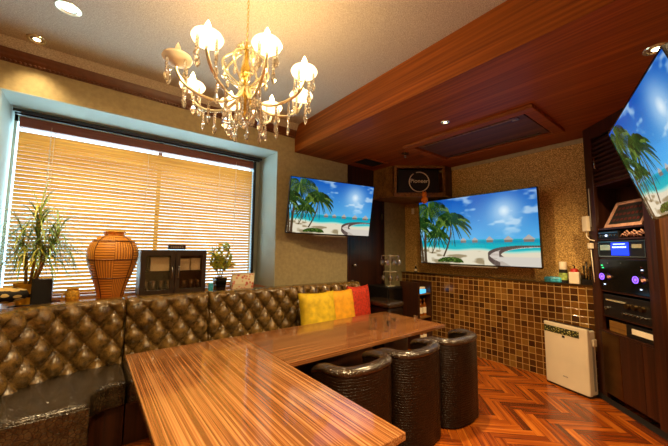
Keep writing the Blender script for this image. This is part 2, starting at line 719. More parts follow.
# ================================================================== BLINDS
bl = thing('venetian_blind', 'wide orange-brown wooden venetian blind covering the big window', 'blind', (0.48, 3.53, 0.86))
b = MB()
sx0, sx1 = -1.0, 1.02
zz = 0.03
while zz < 1.37:
    mt = Matrix.Translation((0, 0, zz)) @ Matrix.Rotation(math.radians(48), 4, 'X')
    pts = [(-0.0175, 0), (-0.009, 0.0014), (0, 0.002), (0.009, 0.0014), (0.0175, 0)]
    ring = [(y, z) for y, z in pts] + [(y, z - 0.002) for y, z in reversed(pts)]
    mt = Matrix.Translation((0, 0, zz)) @ Matrix.Rotation(math.radians(-45), 4, 'X')
    b.loft([[mt @ Vector((x, y, z)) for y, z in ring] for x in (sx0, sx1)])
    zz += 0.032
b.build('slats', 'blind_slat', bl)
MB().box(sx0, sx1, -0.03, 0.03, 1.39, 1.475).build('head_rail', 'valance_wood', bl, bevel=0.004)
MB().box(sx0, sx1, -0.025, 0.025, 0.0, 0.014).build('bottom_rail', 'slat_wood', bl, bevel=0.003)
for x in (-0.78, -0.08, 0.62):
    b = MB().tube([(x, -0.028, 0.0), (x, -0.028, 1.40)], 0.0016, 5).tube([(x, 0.028, 0.0), (x, 0.028, 1.40)], 0.0016, 5)
    b.build('ladder_cord', 'cream', bl)
for x in (-0.80, 0.80):
    b = MB()
    for k in range(58):
        b.ball((x, -0.05, 0.15 + k * 0.021), 0.006, seg=6)
    b.tube([(x, -0.05, 0.14), (x, -0.05, 1.42)], 0.0015, 5)
    b.build('bead_chain', 'cream', bl, smooth='all')
# double curtain track on the recess ceiling
tk = thing('curtain_track', 'thin black double curtain track under the recess ceiling', 'curtain track', (0.5, 3.50, 2.366))
for y in (-0.07, 0.0):
    MB().box(-1.05, 1.07, y - 0.012, y + 0.012, -0.022, 0).build('rail', 'black_plastic', tk)
# dark jamb post at the right end of the blind
struct(MB().box(1.505, 1.535, 3.50, 3.60, 0.85, 2.34).build('trim_9', 'black_plastic'))
struct(MB().box(1.535, 1.604, 3.56, 3.60, 0.85, 2.378).build('trim_10', 'reveal_paint'))

# ================================================================== SCREEN PICTURE
def paint(W=384, H=216):
    yy, xx = np.mgrid[0:H, 0:W]
    u, v = (xx + 0.5) / W, (yy + 0.5) / H
    asp = W / H
    rng = np.random.RandomState(3)

    def hx(s): return np.array([int(s[i:i + 2], 16) / 255 for i in (0, 2, 4)])
    img = np.zeros((H, W, 3))

    def blend(mask, c):
        img[:] = img * (1 - mask[..., None]) + np.asarray(c) * mask[..., None]
    t = np.clip((v - 0.36) / 0.64, 0, 1)[..., None]
    img[:] = hx('58b4ec') * (1 - t) + hx('0c54b8') * t
    # clouds: summed value noise
    def vn(sx, sy, seed):
        r = np.random.RandomState(seed).rand(sy + 2, sx + 2)
        X_, Y_ = u * sx, v * sy
        i0, j0 = X_.astype(int), Y_.astype(int)
        fx, fy = X_ - i0, Y_ - j0
        fx, fy = fx * fx * (3 - 2 * fx), fy * fy * (3 - 2 * fy)
        return (r[j0, i0] * (1 - fx) + r[j0, i0 + 1] * fx) * (1 - fy) + (r[j0 + 1, i0] * (1 - fx) + r[j0 + 1, i0 + 1] * fx) * fy
    cl = vn(6, 7, 1) * 0.5 + vn(13, 15, 2) * 0.3 + vn(28, 30, 4) * 0.2
    blend(np.clip((cl - 0.56) * 4.5, 0, 0.6) * np.clip((v - 0.36) * 6, 0, 1), hx('e8f4fc'))
    dd = np.hypot((u - 0.77) * asp, v - 0.74)
    blend(np.clip(1.15 - dd / 0.075, 0, 1), hx('ffffff'))
    blend(np.clip(np.exp(-(dd / 0.22) ** 2) * 0.75, 0, 1), hx('d8f0ff'))
    # sea and sand
    blend((v < 0.36) * 1.0, hx('12b4c0'))
    blend(np.clip((0.36 - v) / 0.03, 0, 1) * (v < 0.36) * np.clip((v - 0.28) / 0.08, 0, 1), hx('0b7fb4'))
    sand = 0.24 - 0.06 * u + 0.015 * np.sin(u * 14)
    blend(np.clip((sand + 0.03 - v) * 40, 0, 1), hx('a8e0d0'))
    blend(np.clip((sand - v) * 60, 0, 1), hx('e6dcc2'))
    sh = vn(16, 24, 7)
    blend(np.clip((sand - 0.02 - v) * 60, 0, 1) * np.clip((sh - 0.5) * 5, 0, 0.8) * (u < 0.6), hx('8c7a58'))
    # huts over the water
    for cx, w, h in ((0.43, 0.03, 0.045), (0.53, 0.03, 0.045), (0.65, 0.034, 0.055), (0.79, 0.038, 0.055), (0.93, 0.045, 0.065)):
        a = np.abs(u - cx)
        roof = (v > 0.35) & (v < 0.35 + h) & (a < w * (1 - (v - 0.35) / h))
        body = (v > 0.32) & (v <= 0.35) & (a < w * 0.75)
        blend(roof * 1.0, hx('b4b0a8'))
        blend(body * 1.0, hx('7c746c'))
    # curving boardwalk
    for k in range(400):
        s = k / 399
        cx = (1 - s) ** 3 * 1.02 + 3 * (1 - s) ** 2 * s * 0.72 + 3 * (1 - s) * s * s * 0.56 + s ** 3 * 0.78
        cv = (1 - s) ** 3 * 0.25 + 3 * (1 - s) ** 2 * s * 0.26 + 3 * (1 - s) * s * s * 0.13 + s ** 3 * -0.03
        hw = 0.006 + 0.055 * s
        blend(((np.abs(u - cx) < hw) & (np.abs(v - cv) < 0.006)) * 1.0, hx('d8ccc0') if k % 8 else hx('a09080'))
        for sg in (-1, 1):
            blend(((np.abs(u - cx - sg * hw) < 0.004) & (v > cv) & (v < cv + 0.02 + 0.06 * s)) * (0.8 if k % 9 < 2 else 0.15), hx('5a4a44'))
    blend(np.clip((0.13 - v) * 60, 0, 1) * (u > 0.62) * (u > 0.80 - v), hx('d8d0c4'))
    # palms
    def dot(cx, cv, r, c):
        i0, i1 = int((cx - r / asp) * W) - 1, int((cx + r / asp) * W) + 2
        j0, j1 = int((cv - r) * H) - 1, int((cv + r) * H) + 2
        i0, j0, i1, j1 = max(i0, 0), max(j0, 0), min(i1, W), min(j1, H)
        if i0 >= i1 or j0 >= j1:
            return
        m_ = np.hypot((u[j0:j1, i0:i1] - cx) * asp, v[j0:j1, i0:i1] - cv) < r
        img[j0:j1, i0:i1][m_] = c * 0.85
    def palm(bx, bv, tx, tv, bend, r, size, cols):
        for k in range(260):
            s = k / 259
            cx = bx + (tx - bx) * s + bend * math.sin(PI * s)
            dot(cx, bv + (tv - bv) * s, r * (1.2 - 0.5 * s), hx('5c4630') if k % 7 else hx('3c2c20'))
        for f in range(25):
            an = 2 * PI * f / 25 + rng.rand() * 0.25
            L = size * (0.8 + 0.4 * rng.rand())
            c = hx(cols[f % len(cols)])
            for k in range(34):
                s = k / 33
                px = tx + math.cos(an) * L * s / asp
                pv = tv + math.sin(an) * L * 0.7 * s - 0.55 * L * s * s
                for q in range(9):
                    t_ = q / 8 * size * 0.34 * (1 - 0.6 * s)
                    dot(px + (math.cos(an) * 0.4) * t_ / asp, pv - t_, 0.0048, c * (0.75 + 0.5 * rng.rand()))
    g1, g2 = ('1c4418', '38601c', '6c8c34', '12300e'), ('2c5420', '5c7c2c', '1a4018')
    palm(0.12, 0.16, 0.18, 0.50, 0.015, 0.008, 0.20, g2)
    palm(0.24, 0.12, 0.32, 0.72, 0.03, 0.012, 0.31, g1)
    palm(0.05, 0.0, 0.10, 0.90, -0.02, 0.022, 0.46, g1)
    palm(0.02, 0.0, -0.03, 0.70, 0.01, 0.02, 0.34, g1)
    for k in range(900):
        a, r = rng.rand() * 2 * PI, rng.rand() ** 0.5
        dot(0.30 + 0.12 * r * math.cos(a), 0.03 + 0.07 * r * abs(math.sin(a)), 0.009, hx(g1[k % 4]))
    # lit edge of the panel is the picture's own border
    return np.clip(img, 0, 1)


IMG = paint()


def screen_mesh():
    H, W = IMG.shape[:2]
    xs = np.linspace(-0.5, 0.5, W)
    zs = np.linspace(-0.5, 0.5, H)
    X_, Z_ = np.meshgrid(xs, zs)
    co = np.stack([X_, np.zeros_like(X_), Z_], -1).reshape(-1, 3)
    idx = np.arange(H * W).reshape(H, W)
    f = np.stack([idx[:-1, :-1], idx[:-1, 1:], idx[1:, 1:], idx[1:, :-1]], -1).reshape(-1, 4)
    me = bpy.data.meshes.new('screen')
    me.from_pydata(co.tolist(), [], f.tolist())
    at = me.color_attributes.new('picture', 'FLOAT_COLOR', 'POINT')
    c = IMG.reshape(-1, 3)
    c = np.where(c <= 0.04045, c / 12.92, ((c + 0.055) / 1.055) ** 2.4)
    at.data.foreach_set('color', np.concatenate([c, np.ones((len(c), 1))], 1).astype(np.float32).ravel())
    q = Mat('screen_picture', 0.15)
    q.color('050505')
    a = q.n('Attribute', attribute_name='picture')
    q.link(a.outputs['Color'], q.b.inputs['Emission Color'])
    q.b.inputs['Emission Strength'].default_value = 0.72
    me.materials.append(q.mat)
    return me


SCR = screen_mesh()


def tv(center, w, h, yaw_deg, pitch_deg, roll_deg, label, arm):
    """origin at the screen centre; local x = viewer's right, local y = away from the viewer"""
    y_, p_, r_ = map(math.radians, (yaw_deg, pitch_deg, roll_deg))
    n = Vector((math.sin(y_) * math.cos(p_), math.cos(y_) * math.cos(p_), math.sin(p_)))
    r0 = -(n.cross(Vector((0, 0, 1))).normalized())
    u0 = n.cross(r0)
    if u0.z < 0:
        u0 = -u0
    r = r0 * math.cos(r_) + u0 * math.sin(r_)
    u = u0 * math.cos(r_) - r0 * math.sin(r_)
    mt = Matrix((r, -n, u)).transposed().to_4x4()
    mt.translation = Vector(center)
    t = thing('television', label, 'television')
    t.matrix_world = mt
    e = 0.008
    b = MB()
    b.box(-w / 2 - e, w / 2 + e, 0.002, 0.040, -h / 2 - e * 1.6, h / 2 + e)
    b.box(-w * 0.36, w * 0.36, 0.038, 0.055, -h * 0.4, h * 0.25)
    b.build('housing', 'black_plastic', t, bevel=0.003)
    b = MB()
    b.box(-w / 2 - e, w / 2 + e, -0.003, 0.004, h / 2, h / 2 + e)
    b.box(-w / 2 - e, w / 2 + e, -0.003, 0.004, -h / 2 - e * 1.6, -h / 2)
    b.box(-w / 2 - e, -w / 2, -0.003, 0.004, -h / 2, h / 2)
    b.box(w / 2, w / 2 + e, -0.003, 0.004, -h / 2, h / 2)
    b.build('bezel', 'gloss_black', t)
    MB().box(-w * 0.20, w * 0.20, -0.006, 0.006, -h / 2 - 0.030, -h / 2 - 0.016).build('speaker_bar', 'grey_plastic', t, bevel=0.002)
    s = bpy.data.objects.new('screen', SCR)
    COL.objects.link(s)
    s.parent = t
    s.scale = (w, 1, h)
    b = MB()
    b.box(-0.12, 0.12, 0.055, 0.07, -0.12, 0.12)
    inv = mt.inverted()
    b.tube([(0, 0.07, 0), inv @ Vector(arm)], 0.02, 8)
    b.build('wall_arm', 'black_plastic', t)
    return t


tv((2.19, 2.808, 1.753), 1.061, 0.609, 192.3, -10.8, -0.8, 'wall television over the right end of the sofa, tilted towards the window', (2.26, 3.065, 1.74))
tv((3.62, 1.905, 1.524), 1.455, 0.83, -90.2, -2.9, -0.1, 'large wall television above the mosaic tiles', (3.845, 1.905, 1.50))
# the near set: left edge known, hangs from the ceiling on the right
_tl, _bl = Vector((2.754, 0.447, 2.076)), Vector((2.811, 0.276, 1.483))
_d = Vector((math.sin(math.radians(71.5)), math.cos(math.radians(71.5)), 0))
_u = (_tl - _bl).normalized()
_r = -_d
_n = _u.cross(_r) * -1
_w, _h = 1.08, 0.615
_c = (_tl + _bl) / 2 + _r * _w / 2
_nf = _r.cross(_u) * 1.0
if _nf.dot(-_c + Vector((0, 0, 1.26))) < 0:
    _nf = -_nf
tv(_c, _w, _h, math.degrees(math.atan2(_nf.x, _nf.y)), math.degrees(math.asin(_nf.z)), 0.0, 'nearest television, hung high at the right and cut by the photo edge', (2.545, -0.27, 1.95))

# ================================================================== SOFA
ARC_C, ARC_R = (0.10, 2.30), 0.56
BY = 2.86


def back_path(x_or_s):
    """arc length from x = 2.66 leftwards -> point, normal towards the seat"""
    s = x_or_s
    L0 = 2.66 - 0.10
    if s <= L0:
        return Vector((2.66 - s, BY, 0)), Vector((0, -1, 0))
    a = (s - L0) / ARC_R
    if a <= PI / 2:
        return Vector((ARC_C[0] - ARC_R * math.sin(a), ARC_C[1] + ARC_R * math.cos(a), 0)), Vector((math.sin(a), -math.cos(a), 0))
    e = s - L0 - ARC_R * PI / 2
    return Vector((ARC_C[0] - ARC_R, ARC_C[1] - e, 0)), Vector((1, 0, 0))


PU, PV = 0.163, 0.21
BTN = MB()
BTN.ball((0, 0, 0), 0.0085, (1, 0.6, 1), 10)
btn0 = BTN.build('button', 'button_leather', smooth='all')


def back_panel(s0, s1, parent, org):
    ZB, ZT = 0.40, 0.885
    nu = int((s1 - s0) / 0.009)
    prof = []                       # (z, inset) along the profile, front face then over the top and down the back
    nv = 56
    for i in range(nv + 1):
        prof.append((ZB + (ZT - 0.05 - ZB) * i / nv, 0.0, i / nv))
    for i in range(1, 9):
        a = PI * i / 16
        prof.append((ZT - 0.05 + 0.05 * math.sin(a), 0.05 * (1 - math.cos(a)), 1.0))
    prof.append((ZT, 0.10, 1))
    prof.append((ZT - 0.03, 0.13, 1))
    prof.append((ZB, 0.13, 1))
    bm = bmesh.new()
    rows = []
    s0i, s1i = s0 + 0.004, s1 - 0.004
    mid = (s0 + s1) / 2
    for i in range(nu + 1):
        s = s0i + (s1i - s0i) * i / nu
        edge = min(s - s0i, s1i - s) / 0.025
        eb = 1 - math.sqrt(max(0, 1 - (1 - min(edge, 1)) ** 2))
        P, N = back_path(s)
        row = []
        for z, ins, t in prof:
            u_, v_ = (s - mid) / PU, (z - 0.80) / PV
            a, c = u_ + v_, u_ - v_
            q = abs(math.sin(PI * a)) * abs(math.sin(PI * c))
            amp = 1.0 if z < 0.80 else max(0, 1 - (z - 0.80) / 0.085)
            flat = 1 - amp
            hgt = 0.064 * (q ** 0.38) * amp + 0.046 * flat * (0.82 + 0.18 * abs(math.sin(PI * u_)))
            if ins > 0.09:
                hgt = 0
            d = hgt - ins - 0.02 * eb
            row.append(bm.verts.new((P + N * d + Vector((0, 0, z - 0.012 * eb * (ins > 0)))) - org))
        rows.append(row)
    for i in range(nu):
        for j in range(len(prof) - 1):
            bm.faces.new((rows[i][j], rows[i + 1][j], rows[i + 1][j + 1], rows[i][j + 1]))
    bm.faces.new(rows[0])
    bm.faces.new(list(reversed(rows[-1])))
    mb = MB()
    mb.bm.free()
    mb.bm = bm
    bk = mb.build('backrest', 'tuft_leather', parent, smooth='all')
    # buttons
    j = 0
    for r in range(0, 4):
        z = 0.80 - r * PV / 2
        off = 0.5 if r % 2 else 0.0
        k0 = int(-(s1 - s0) / 2 / PU) - 2
        for k in range(k0, -k0 + 1):
            s = mid + (k + off) * PU
            if s < s0 + 0.03 or s > s1 - 0.03:
                continue
            P, N = back_path(s)
            o = btn0.copy()
            COL.objects.link(o)
            o.parent = bk
            o.location = P + N * 0.006 + Vector((0, 0, z)) - org
            o.rotation_euler = (0, 0, math.atan2(N.x, -N.y))
    return bk


def sofa(label, s0, s1, poly, base):
    c = Vector((sum(p[0] for p in poly) / len(poly), sum(p[1] for p in poly) / len(poly), 0))
    t = thing('sofa_section', label, 'sofa', c, 0, 'sections of the tufted corner sofa')
    back_panel(s0, s1, t, c)
    MB().prism([(x - c.x, y - c.y) for x, y in poly], 0.26, 0.42).build('seat', 'seat_leather', t, bevel=0.025, seg=4, smooth=True)
    MB().prism([(x - c.x, y - c.y) for x, y in base], 0.0, 0.258).build('base', 'croc_leather' if False else 'dark_wood', t, bevel=0.004)
    # piping around the seat front
    return t


S_ = lambda x: 2.66 - x
g_ = 0.003
SF = 2.43
for lab, x0, x1 in (('tufted bronze leather sofa section under the right television, holding the cushions', 1.75, 2.66),
                    ('tufted bronze leather sofa section left of the yellow cushion, before the small potted plant', 0.85, 1.75),
                    ('tufted bronze leather sofa section in front of the glass-door cabinet, behind the table corner', 0.24, 0.85)):
    sofa(lab, S_(x1), S_(x0), [(x0 + g_, SF), (x1 - g_, SF), (x1 - g_, BY - 0.001), (x0 + g_, BY - 0.001)],
         [(x0 + g_, SF + 0.05), (x1 - g_, SF + 0.05), (x1 - g_, BY + 0.10), (x0 + g_, BY + 0.10)])
# corner section
arc_in = [(ARC_C[0] - (ARC_R - 0.002) * math.sin(a), ARC_C[1] + (ARC_R - 0.002) * math.cos(a)) for a in [PI / 2 * k / 14 for k in range(15)]]
arc_out = [(ARC_C[0] - (ARC_R + 0.10) * math.sin(a), ARC_C[1] + (ARC_R + 0.10) * math.cos(a)) for a in [PI / 2 * k / 14 for k in range(15)]]
crn = [(0.24 - g_, BY - 0.002)] + arc_in + [(-0.459, 2.20), (0.05, 2.20), (0.06, 2.33), (0.075, 2.38), (0.11, 2.415), (0.16, 2.428), (0.24 - g_, SF)]
crb = [(0.24 - g_, BY + 0.10)] + arc_out + [(-0.56, 2.20), (0.02, 2.205), (0.03, 2.36), (0.06, 2.44), (0.13, 2.475), (0.24 - g_, SF + 0.05)]
cs = sofa('curved corner section of the tufted bronze sofa at the left, beneath the long-leaved plant', S_(0.24), 2.56 + ARC_R * PI / 2 + 0.10, crn, crb)
c0 = cs.location
b = MB().box(-0.459 - c0.x, 0.052 - c0.x, 2.188 - c0.y, 2.20 - c0.y, 0.02, 0.40)
b.build('end_panel', 'seat_leather', cs, bevel=0.005)
bpy.data.objects.remove(btn0)
# the sofa's arm bolster at the far end, built as its own block
ar = thing('sofa_armrest', 'low black leather ottoman block beyond the red cushion', 'armrest', (2.855, 2.64, 0))
MB().box(-0.13, 0.13, -0.21, 0.21, 0.0, 0.60).build('body', 'croc_leather', ar, bevel=0.03, seg=4, smooth=True)
MB().box(-0.14, 0.14, -0.22, 0.22, 0.60, 0.67).build('top_pad', 'rim_leather', ar, bevel=0.03, seg=4, smooth=True)

# cushions
def cushion(label, cx, cy, w, h, yaw, lean, mat, z0=0.425):
    bm = bmesh.new()
    n = 22
    V_ = {}
    for sd in (1, -1):
        for i in range(n + 1):
            for j in range(n + 1):
                u_, v_ = 2 * i / n - 1, 2 * j / n - 1
                ed = max(abs(u_), abs(v_))
                if ed == 1 and (1, i, j) in V_:
                    V_[(sd, i, j)] = V_[(1, i, j)]
                    continue
                th = 0.075 * ((1 - u_ ** 4) * (1 - v_ ** 4)) ** 0.6
                pinch = 1 - 0.09 * (1 - abs(v_) ** 2) * abs(u_) ** 3
                pinch2 = 1 - 0.09 * (1 - abs(u_) ** 2) * abs(v_) ** 3
                wr = 0.004 * math.sin(9 * u_ + 5 * v_) * (1 - ed)
                V_[(sd, i, j)] = bm.verts.new((u_ * w / 2 * pinch, sd * (th + wr), v_ * h / 2 * pinch2 + h / 2))
    for sd in (1, -1):
        for i in range(n):
            for j in range(n):
                bm.faces.new((V_[(sd, i, j)], V_[(sd, i + 1, j)], V_[(sd, i + 1, j + 1)], V_[(sd, i, j + 1)]))
    mb = MB()
    mb.bm.free()
    mb.bm = bm
    o = mb.build('cushion', mat, None, (cx, cy, z0), smooth='all', rot=(-math.radians(lean), 0, math.radians(yaw)))
    return tag(o, label, 'cushion', 'cushions on the sofa')


cushion('lime-yellow velvet cushion, leftmost of the sofa cushions', 1.87, 2.585, 0.44, 0.42, -4, 12, 'yellow_velvet')
cushion('orange-yellow velvet cushion between the lime one and the red one', 2.235, 2.66, 0.39, 0.41, 2, 10, 'amber_velvet')
cushion('red velvet cushion at the far right of the sofa', 2.55, 2.725, 0.36, 0.43, 2, 6, 'red_velvet')

# ================================================================== TABLES
TZ = 0.63
t = thing('lounge_table', 'large striped glossy wooden table filling the foreground', 'table', (0.555, 1.50, 0))
MB().box(-0.353, 0.353, -0.765, 0.76, TZ - 0.028, TZ).build('tabletop', 'table_wood', t, bevel=0.003)
b = MB().box(-0.335, 0.335, -0.745, 0.74, TZ - 0.07, TZ - 0.029)
b.build('apron', 'dark_wood', t)
MB().box(-0.08, 0.08, -0.35, 0.35, 0.03, TZ - 0.07).build('pedestal', 'dark_wood', t, bevel=0.004)
MB().box(-0.22, 0.22, -0.5, 0.5, 0, 0.03).build('foot_plate', 'bronze_metal', t, bevel=0.006)
t = thing('lounge_table', 'narrower striped wooden table reaching right towards the tiled wall', 'table', (1.69, 1.91, 0))
MB().box(-0.778, 0.776, -0.355, 0.35, TZ - 0.028, TZ).build('tabletop', 'table_wood_cross', t, bevel=0.003)
for x in (-0.45, 0.47):
    MB().box(x - 0.16, x + 0.16, -0.07, 0.07, 0.03, TZ - 0.028).build('pedestal', 'dark_wood', t, bevel=0.004)
    MB().box(x - 0.2, x + 0.2, -0.18, 0.2, 0, 0.03).build('foot_plate', 'bronze_metal', t, bevel=0.006)

# glasses on the table
def tumbler(loc, label, h=0.085, r=0.03):
    t = MB()
    pr = [(r * 0.86, 0.0), (r * 0.9, 0.006), (r, h), (r * 0.94, h), (r * 0.82, 0.012), (0.001, 0.012)]
    t.lathe([(0.001, 0.0)] + pr, 20)
    return tag(t.build('drinking_glass', 'stem_glass', None, loc, smooth=True), label, 'glass', 'tumblers on the long table')


tumbler((1.85, 1.82, TZ + 0.001), 'clear tumbler nearest the sofa cushions, in the group of glasses on the table')
tumbler((1.88, 1.70, TZ + 0.001), 'clear tumbler at the front left of the glass group on the table')
tumbler((2.00, 1.74, TZ + 0.001), 'clear tumbler at the front right of the glass group on the table')
tumbler((2.06, 1.87, TZ + 0.001), 'clear tumbler at the back right of the glass group on the table')
tumbler((2.33, 1.76, TZ + 0.001), 'small clear glass standing alone near the right end of the table', 0.06, 0.02)

# ================================================================== STOOLS
def stool(loc, label, rotz=0.0):
    t = thing('barrel_stool', label, 'stool', loc, rotz, 'barrel stools along the table')
    W2, D0, D1, th = 0.234, 0.0, 0.27, 0.065
    # plan path of the shell (centre line), open towards +y
    path = []
    rc = 0.11
    a0 = W2 - th / 2
    path.append((-a0, D1))
    for k in range(1, 6):
        path.append((-a0, D1 - (D1 - rc - th / 2) * k / 5))
    for k in range(1, 9):
        a = PI + PI / 2 * k / 8
        path.append((-a0 + rc + rc * math.cos(a), th / 2 + rc + rc * math.sin(a)))
    for k in range(1, 8):
        path.append((-a0 + rc + (2 * a0 - 2 * rc) * k / 8, th / 2 - 0.012 * math.sin(PI * k / 8)))
    path += [(-x, y) for x, y in reversed(path[:14])]
    n = len(path)

    def sweep(prof, mat, name):
        rings = []
        for i, (x, y) in enumerate(path):
            ax, ay = path[max(i - 1, 0)]
            bx, by = path[min(i + 1, n - 1)]
            tx, ty = bx - ax, by - ay
            l = math.hypot(tx, ty)
            nx, ny = ty / l, -tx / l        # outward
            f = min(i, n - 1 - i) / 5.0
            drop = 0.035 * max(0, 1 - f) ** 2
            rings.append([(x + nx * p, y + ny * p, z - (drop if z > 0.3 else 0)) for p, z in prof])
        return MB().loft(rings).build(name, mat, t, smooth=True)
    h = 0.615
    sweep([(th / 2, 0.015), (th / 2 + 0.002, 0.3), (th / 2, h - 0.03), (-th / 2, h - 0.03), (-th / 2, 0.015)], 'croc_leather', 'shell')
    pr = []
    for k in range(14):
        a = 2 * PI * k / 14
        pr.append((0.041 * math.cos(a), h - 0.018 + 0.026 * math.sin(a)))
    sweep(pr, 'rim_leather', 'rim')
    MB().box(-W2 + th + 0.003, W2 - th - 0.003, th + 0.005, D1 - 0.005, 0.36, 0.45).build('seat', 'rim_leather', t, bevel=0.03, seg=4, smooth=True)
    MB().box(-W2 + th + 0.003, W2 - th - 0.003, th + 0.02, D1 - 0.01, 0.0, 0.355).build('base', 'croc_leather', t)
    return t


stool((2.275, 1.245, 0), 'dark crocodile-leather barrel stool nearest the tiled wall')
stool((1.79, 1.262, 0), 'dark crocodile-leather barrel stool in the middle of the three')
stool((1.30, 1.275, 0), 'dark crocodile-leather barrel stool nearest the foreground table')

# ================================================================== CORNER SPEAKER BOX
cb = thing('corner_shelf_box', 'wooden corner box under the soffit holding a speaker', 'shelf', (3.5, 2.7, 1.99))
fo = [(-0.35, 0.385), (-0.35, 0.0), (0.15, -0.43), (0.345, -0.43), (0.345, 0.385)]
MB().prism(fo, 0.0, 0.025).build('bottom_board', 'box_wood', cb)
MB().box(-0.35, -0.33, 0.03, 0.385, 0.025, 0.427).build('side_panel', 'box_wood', cb)
MB().box(0.19, 0.345, -0.43, -0.41, 0.025, 0.427).build('side_panel', 'dark_wood', cb)
# diagonal front frame
fa, fb = Vector((-0.35, 0.0, 0)), Vector((0.18, -0.43, 0))
fd = (fb - fa)
fl = fd.length
ft = Matrix.Translation(fa) @ Matrix.Rotation(math.atan2(fd.y, fd.x), 4, 'Z')
b = MB()
for a_ in ((0, 0.035, 0.025, 0.427), (fl - 0.03, fl, 0.025, 0.427), (0.035, fl - 0.03, 0.025, 0.055), (0.035, fl - 0.03, 0.395, 0.427)):
    b.box(a_[0], a_[1], 0, 0.022, a_[2], a_[3], ft)
b.build('front_frame', 'box_wood', cb)
sp = thing('loudspeaker', 'black speaker with a chrome ring inside the corner box', 'speaker', (3.5, 2.7, 2.016))
sp.matrix_world = Matrix.Translation((3.5, 2.7, 2.016)) @ ft
MB().box(0.07, fl - 0.06, 0.07, 0.26, 0, 0.36).build('cabinet', 'black_plastic', sp, bevel=0.008)
b = MB()
rc_, zc_ = 0.135, 0.19
xc = fl * 0.515
ringpts = [(xc + rc_ * math.cos(a), 0.062, zc_ + rc_ * math.sin(a)) for a in [2 * PI * k / 40 + math.radians(125) for k in range(39)]]
b.tube(ringpts, 0.007, 8)
b.build('chrome_ring', 'white_plastic', sp, smooth=True)
b = MB()
b.tube([(xc, 0.07, zc_), (xc, 0.064, zc_)], [0.128, 0.12], 36)
b.build('speaker_cone', 'matte_black', sp)
tm = Matrix.Translation((xc, 0.058, zc_ + 0.01)) @ Matrix.Rotation(PI / 2, 4, 'X')
text('logo', 'Pioneer', 0.078, 'white_plastic', sp, tm)
# orange plush hanging below the box
pk = thing('plush_ornament', 'small orange plush ornament under the corner speaker box', 'ornament', (3.395, 2.40, 1.885))
pk.scale = (1.15, 1.15, 1.15)
b = MB().ball((0, 0, 0.045), 0.045, (1, 0.8, 1), 14)
b.build('body', 'orange_plush', pk, smooth='all')
MB().ball((0, 0, 0.10), 0.032, (1, 0.8, 0.9), 12).build('head', 'orange_plush', pk, smooth='all')
for s in (-1, 1):
    MB().ball((0.022 * s, 0, 0.13), 0.012, seg=8).build('ear', 'orange_plush', pk, smooth='all')
MB().tube([(0, 0, 0.12), (0.0, 0.0, 0.098 + 0.004), (0, 0.0, 0.093 + 0.0)], 0.001, 5).build('cord', 'cream', pk)
b = MB().box(-0.022, 0.022, -0.006, 0.004, 0, 0.09).box(-0.004, 0.004, -0.01, -0.006, 0.03, 0.06)
tag(b.build('wall_switch', 'white_plastic', None, (3.845, 2.93, 1.83), rotz=-PI / 2, bevel=0.002), 'small white wall control left of the large television', 'switch')

# ================================================================== SOFFIT FITTINGS
ac = thing('ceiling_air_conditioner', 'long recessed wood-toned air conditioner panel in the soffit', 'air conditioner', (3.03, 1.49, SZ))
b = MB()
x0, x1, y0, y1 = -0.40, 0.40, -0.63, 0.64
f_ = 0.085
for bx in ((x0, x0 + f_, y0, y1), (x1 - 0.05, x1, y0, y1), (x0 + f_, x1 - 0.05, y0, y0 + f_), (x0 + f_, x1 - 0.05, y1 - f_, y1)):
    b.box(bx[0], bx[1], bx[2], bx[3], -0.034, -0.001)
b.build('frame', 'soffit_wood', ac, bevel=0.004)
MB().box(x0 + f_ + 0.02, x1 - 0.07, y0 + f_ + 0.02, y1 - f_ - 0.02, -0.018, -0.002).build('intake_panel', 'ac_wood', ac, bevel=0.003)
MB().box(x0 + f_ + 0.045, x0 + f_ + 0.075, y0 + 0.16, y1 - 0.16, -0.026, -0.018).build('louver', 'box_wood', ac)
MB().box(x1 - 0.13, x1 - 0.10, y0 + 0.16, y1 - 0.16, -0.026, -0.018).build('louver', 'dark_wood', ac)
MB().box(x0 + 0.12, x0 + 0.20, y0 + 0.16, y0 + 0.22, -0.024, -0.018).build('sensor', 'silver', ac)
sk = thing('sprinkler_head', 'small metal sprinkler head near the corner end of the air conditioner', 'sprinkler', (2.86, 2.28, SZ))
MB().lathe([(0.001, -0.008), (0.04, -0.008), (0.035, 0.0), (0.001, 0.0)], 16).build('escutcheon', 'bronze_metal', sk, smooth=True)
MB().tube([(0, 0, -0.008), (0, 0, -0.04)], 0.008).tube([(-0.02, 0, -0.045), (0.02, 0, -0.045)], 0.006).build('nozzle', 'silver', sk)
vt = thing('ceiling_vent', 'small dark rectangular vent in the soffit near the door', 'vent', (2.80, 2.82, SZ))
b = MB().box(-0.20, 0.20, -0.14, -0.115, -0.012, -0.001).box(-0.20, 0.20, 0.115, 0.14, -0.012, -0.001).box(-0.20, -0.175, -0.115, 0.115, -0.012, -0.001).box(0.175, 0.20, -0.115, 0.115, -0.012, -0.001)
b.build('frame', 'soffit_wood', vt)
b = MB()
for k in range(9):
    b.box(-0.175, 0.175, -0.105 + k * 0.025, -0.098 + k * 0.025, -0.010, -0.002)
b.build('grille', 'matte_black', vt)


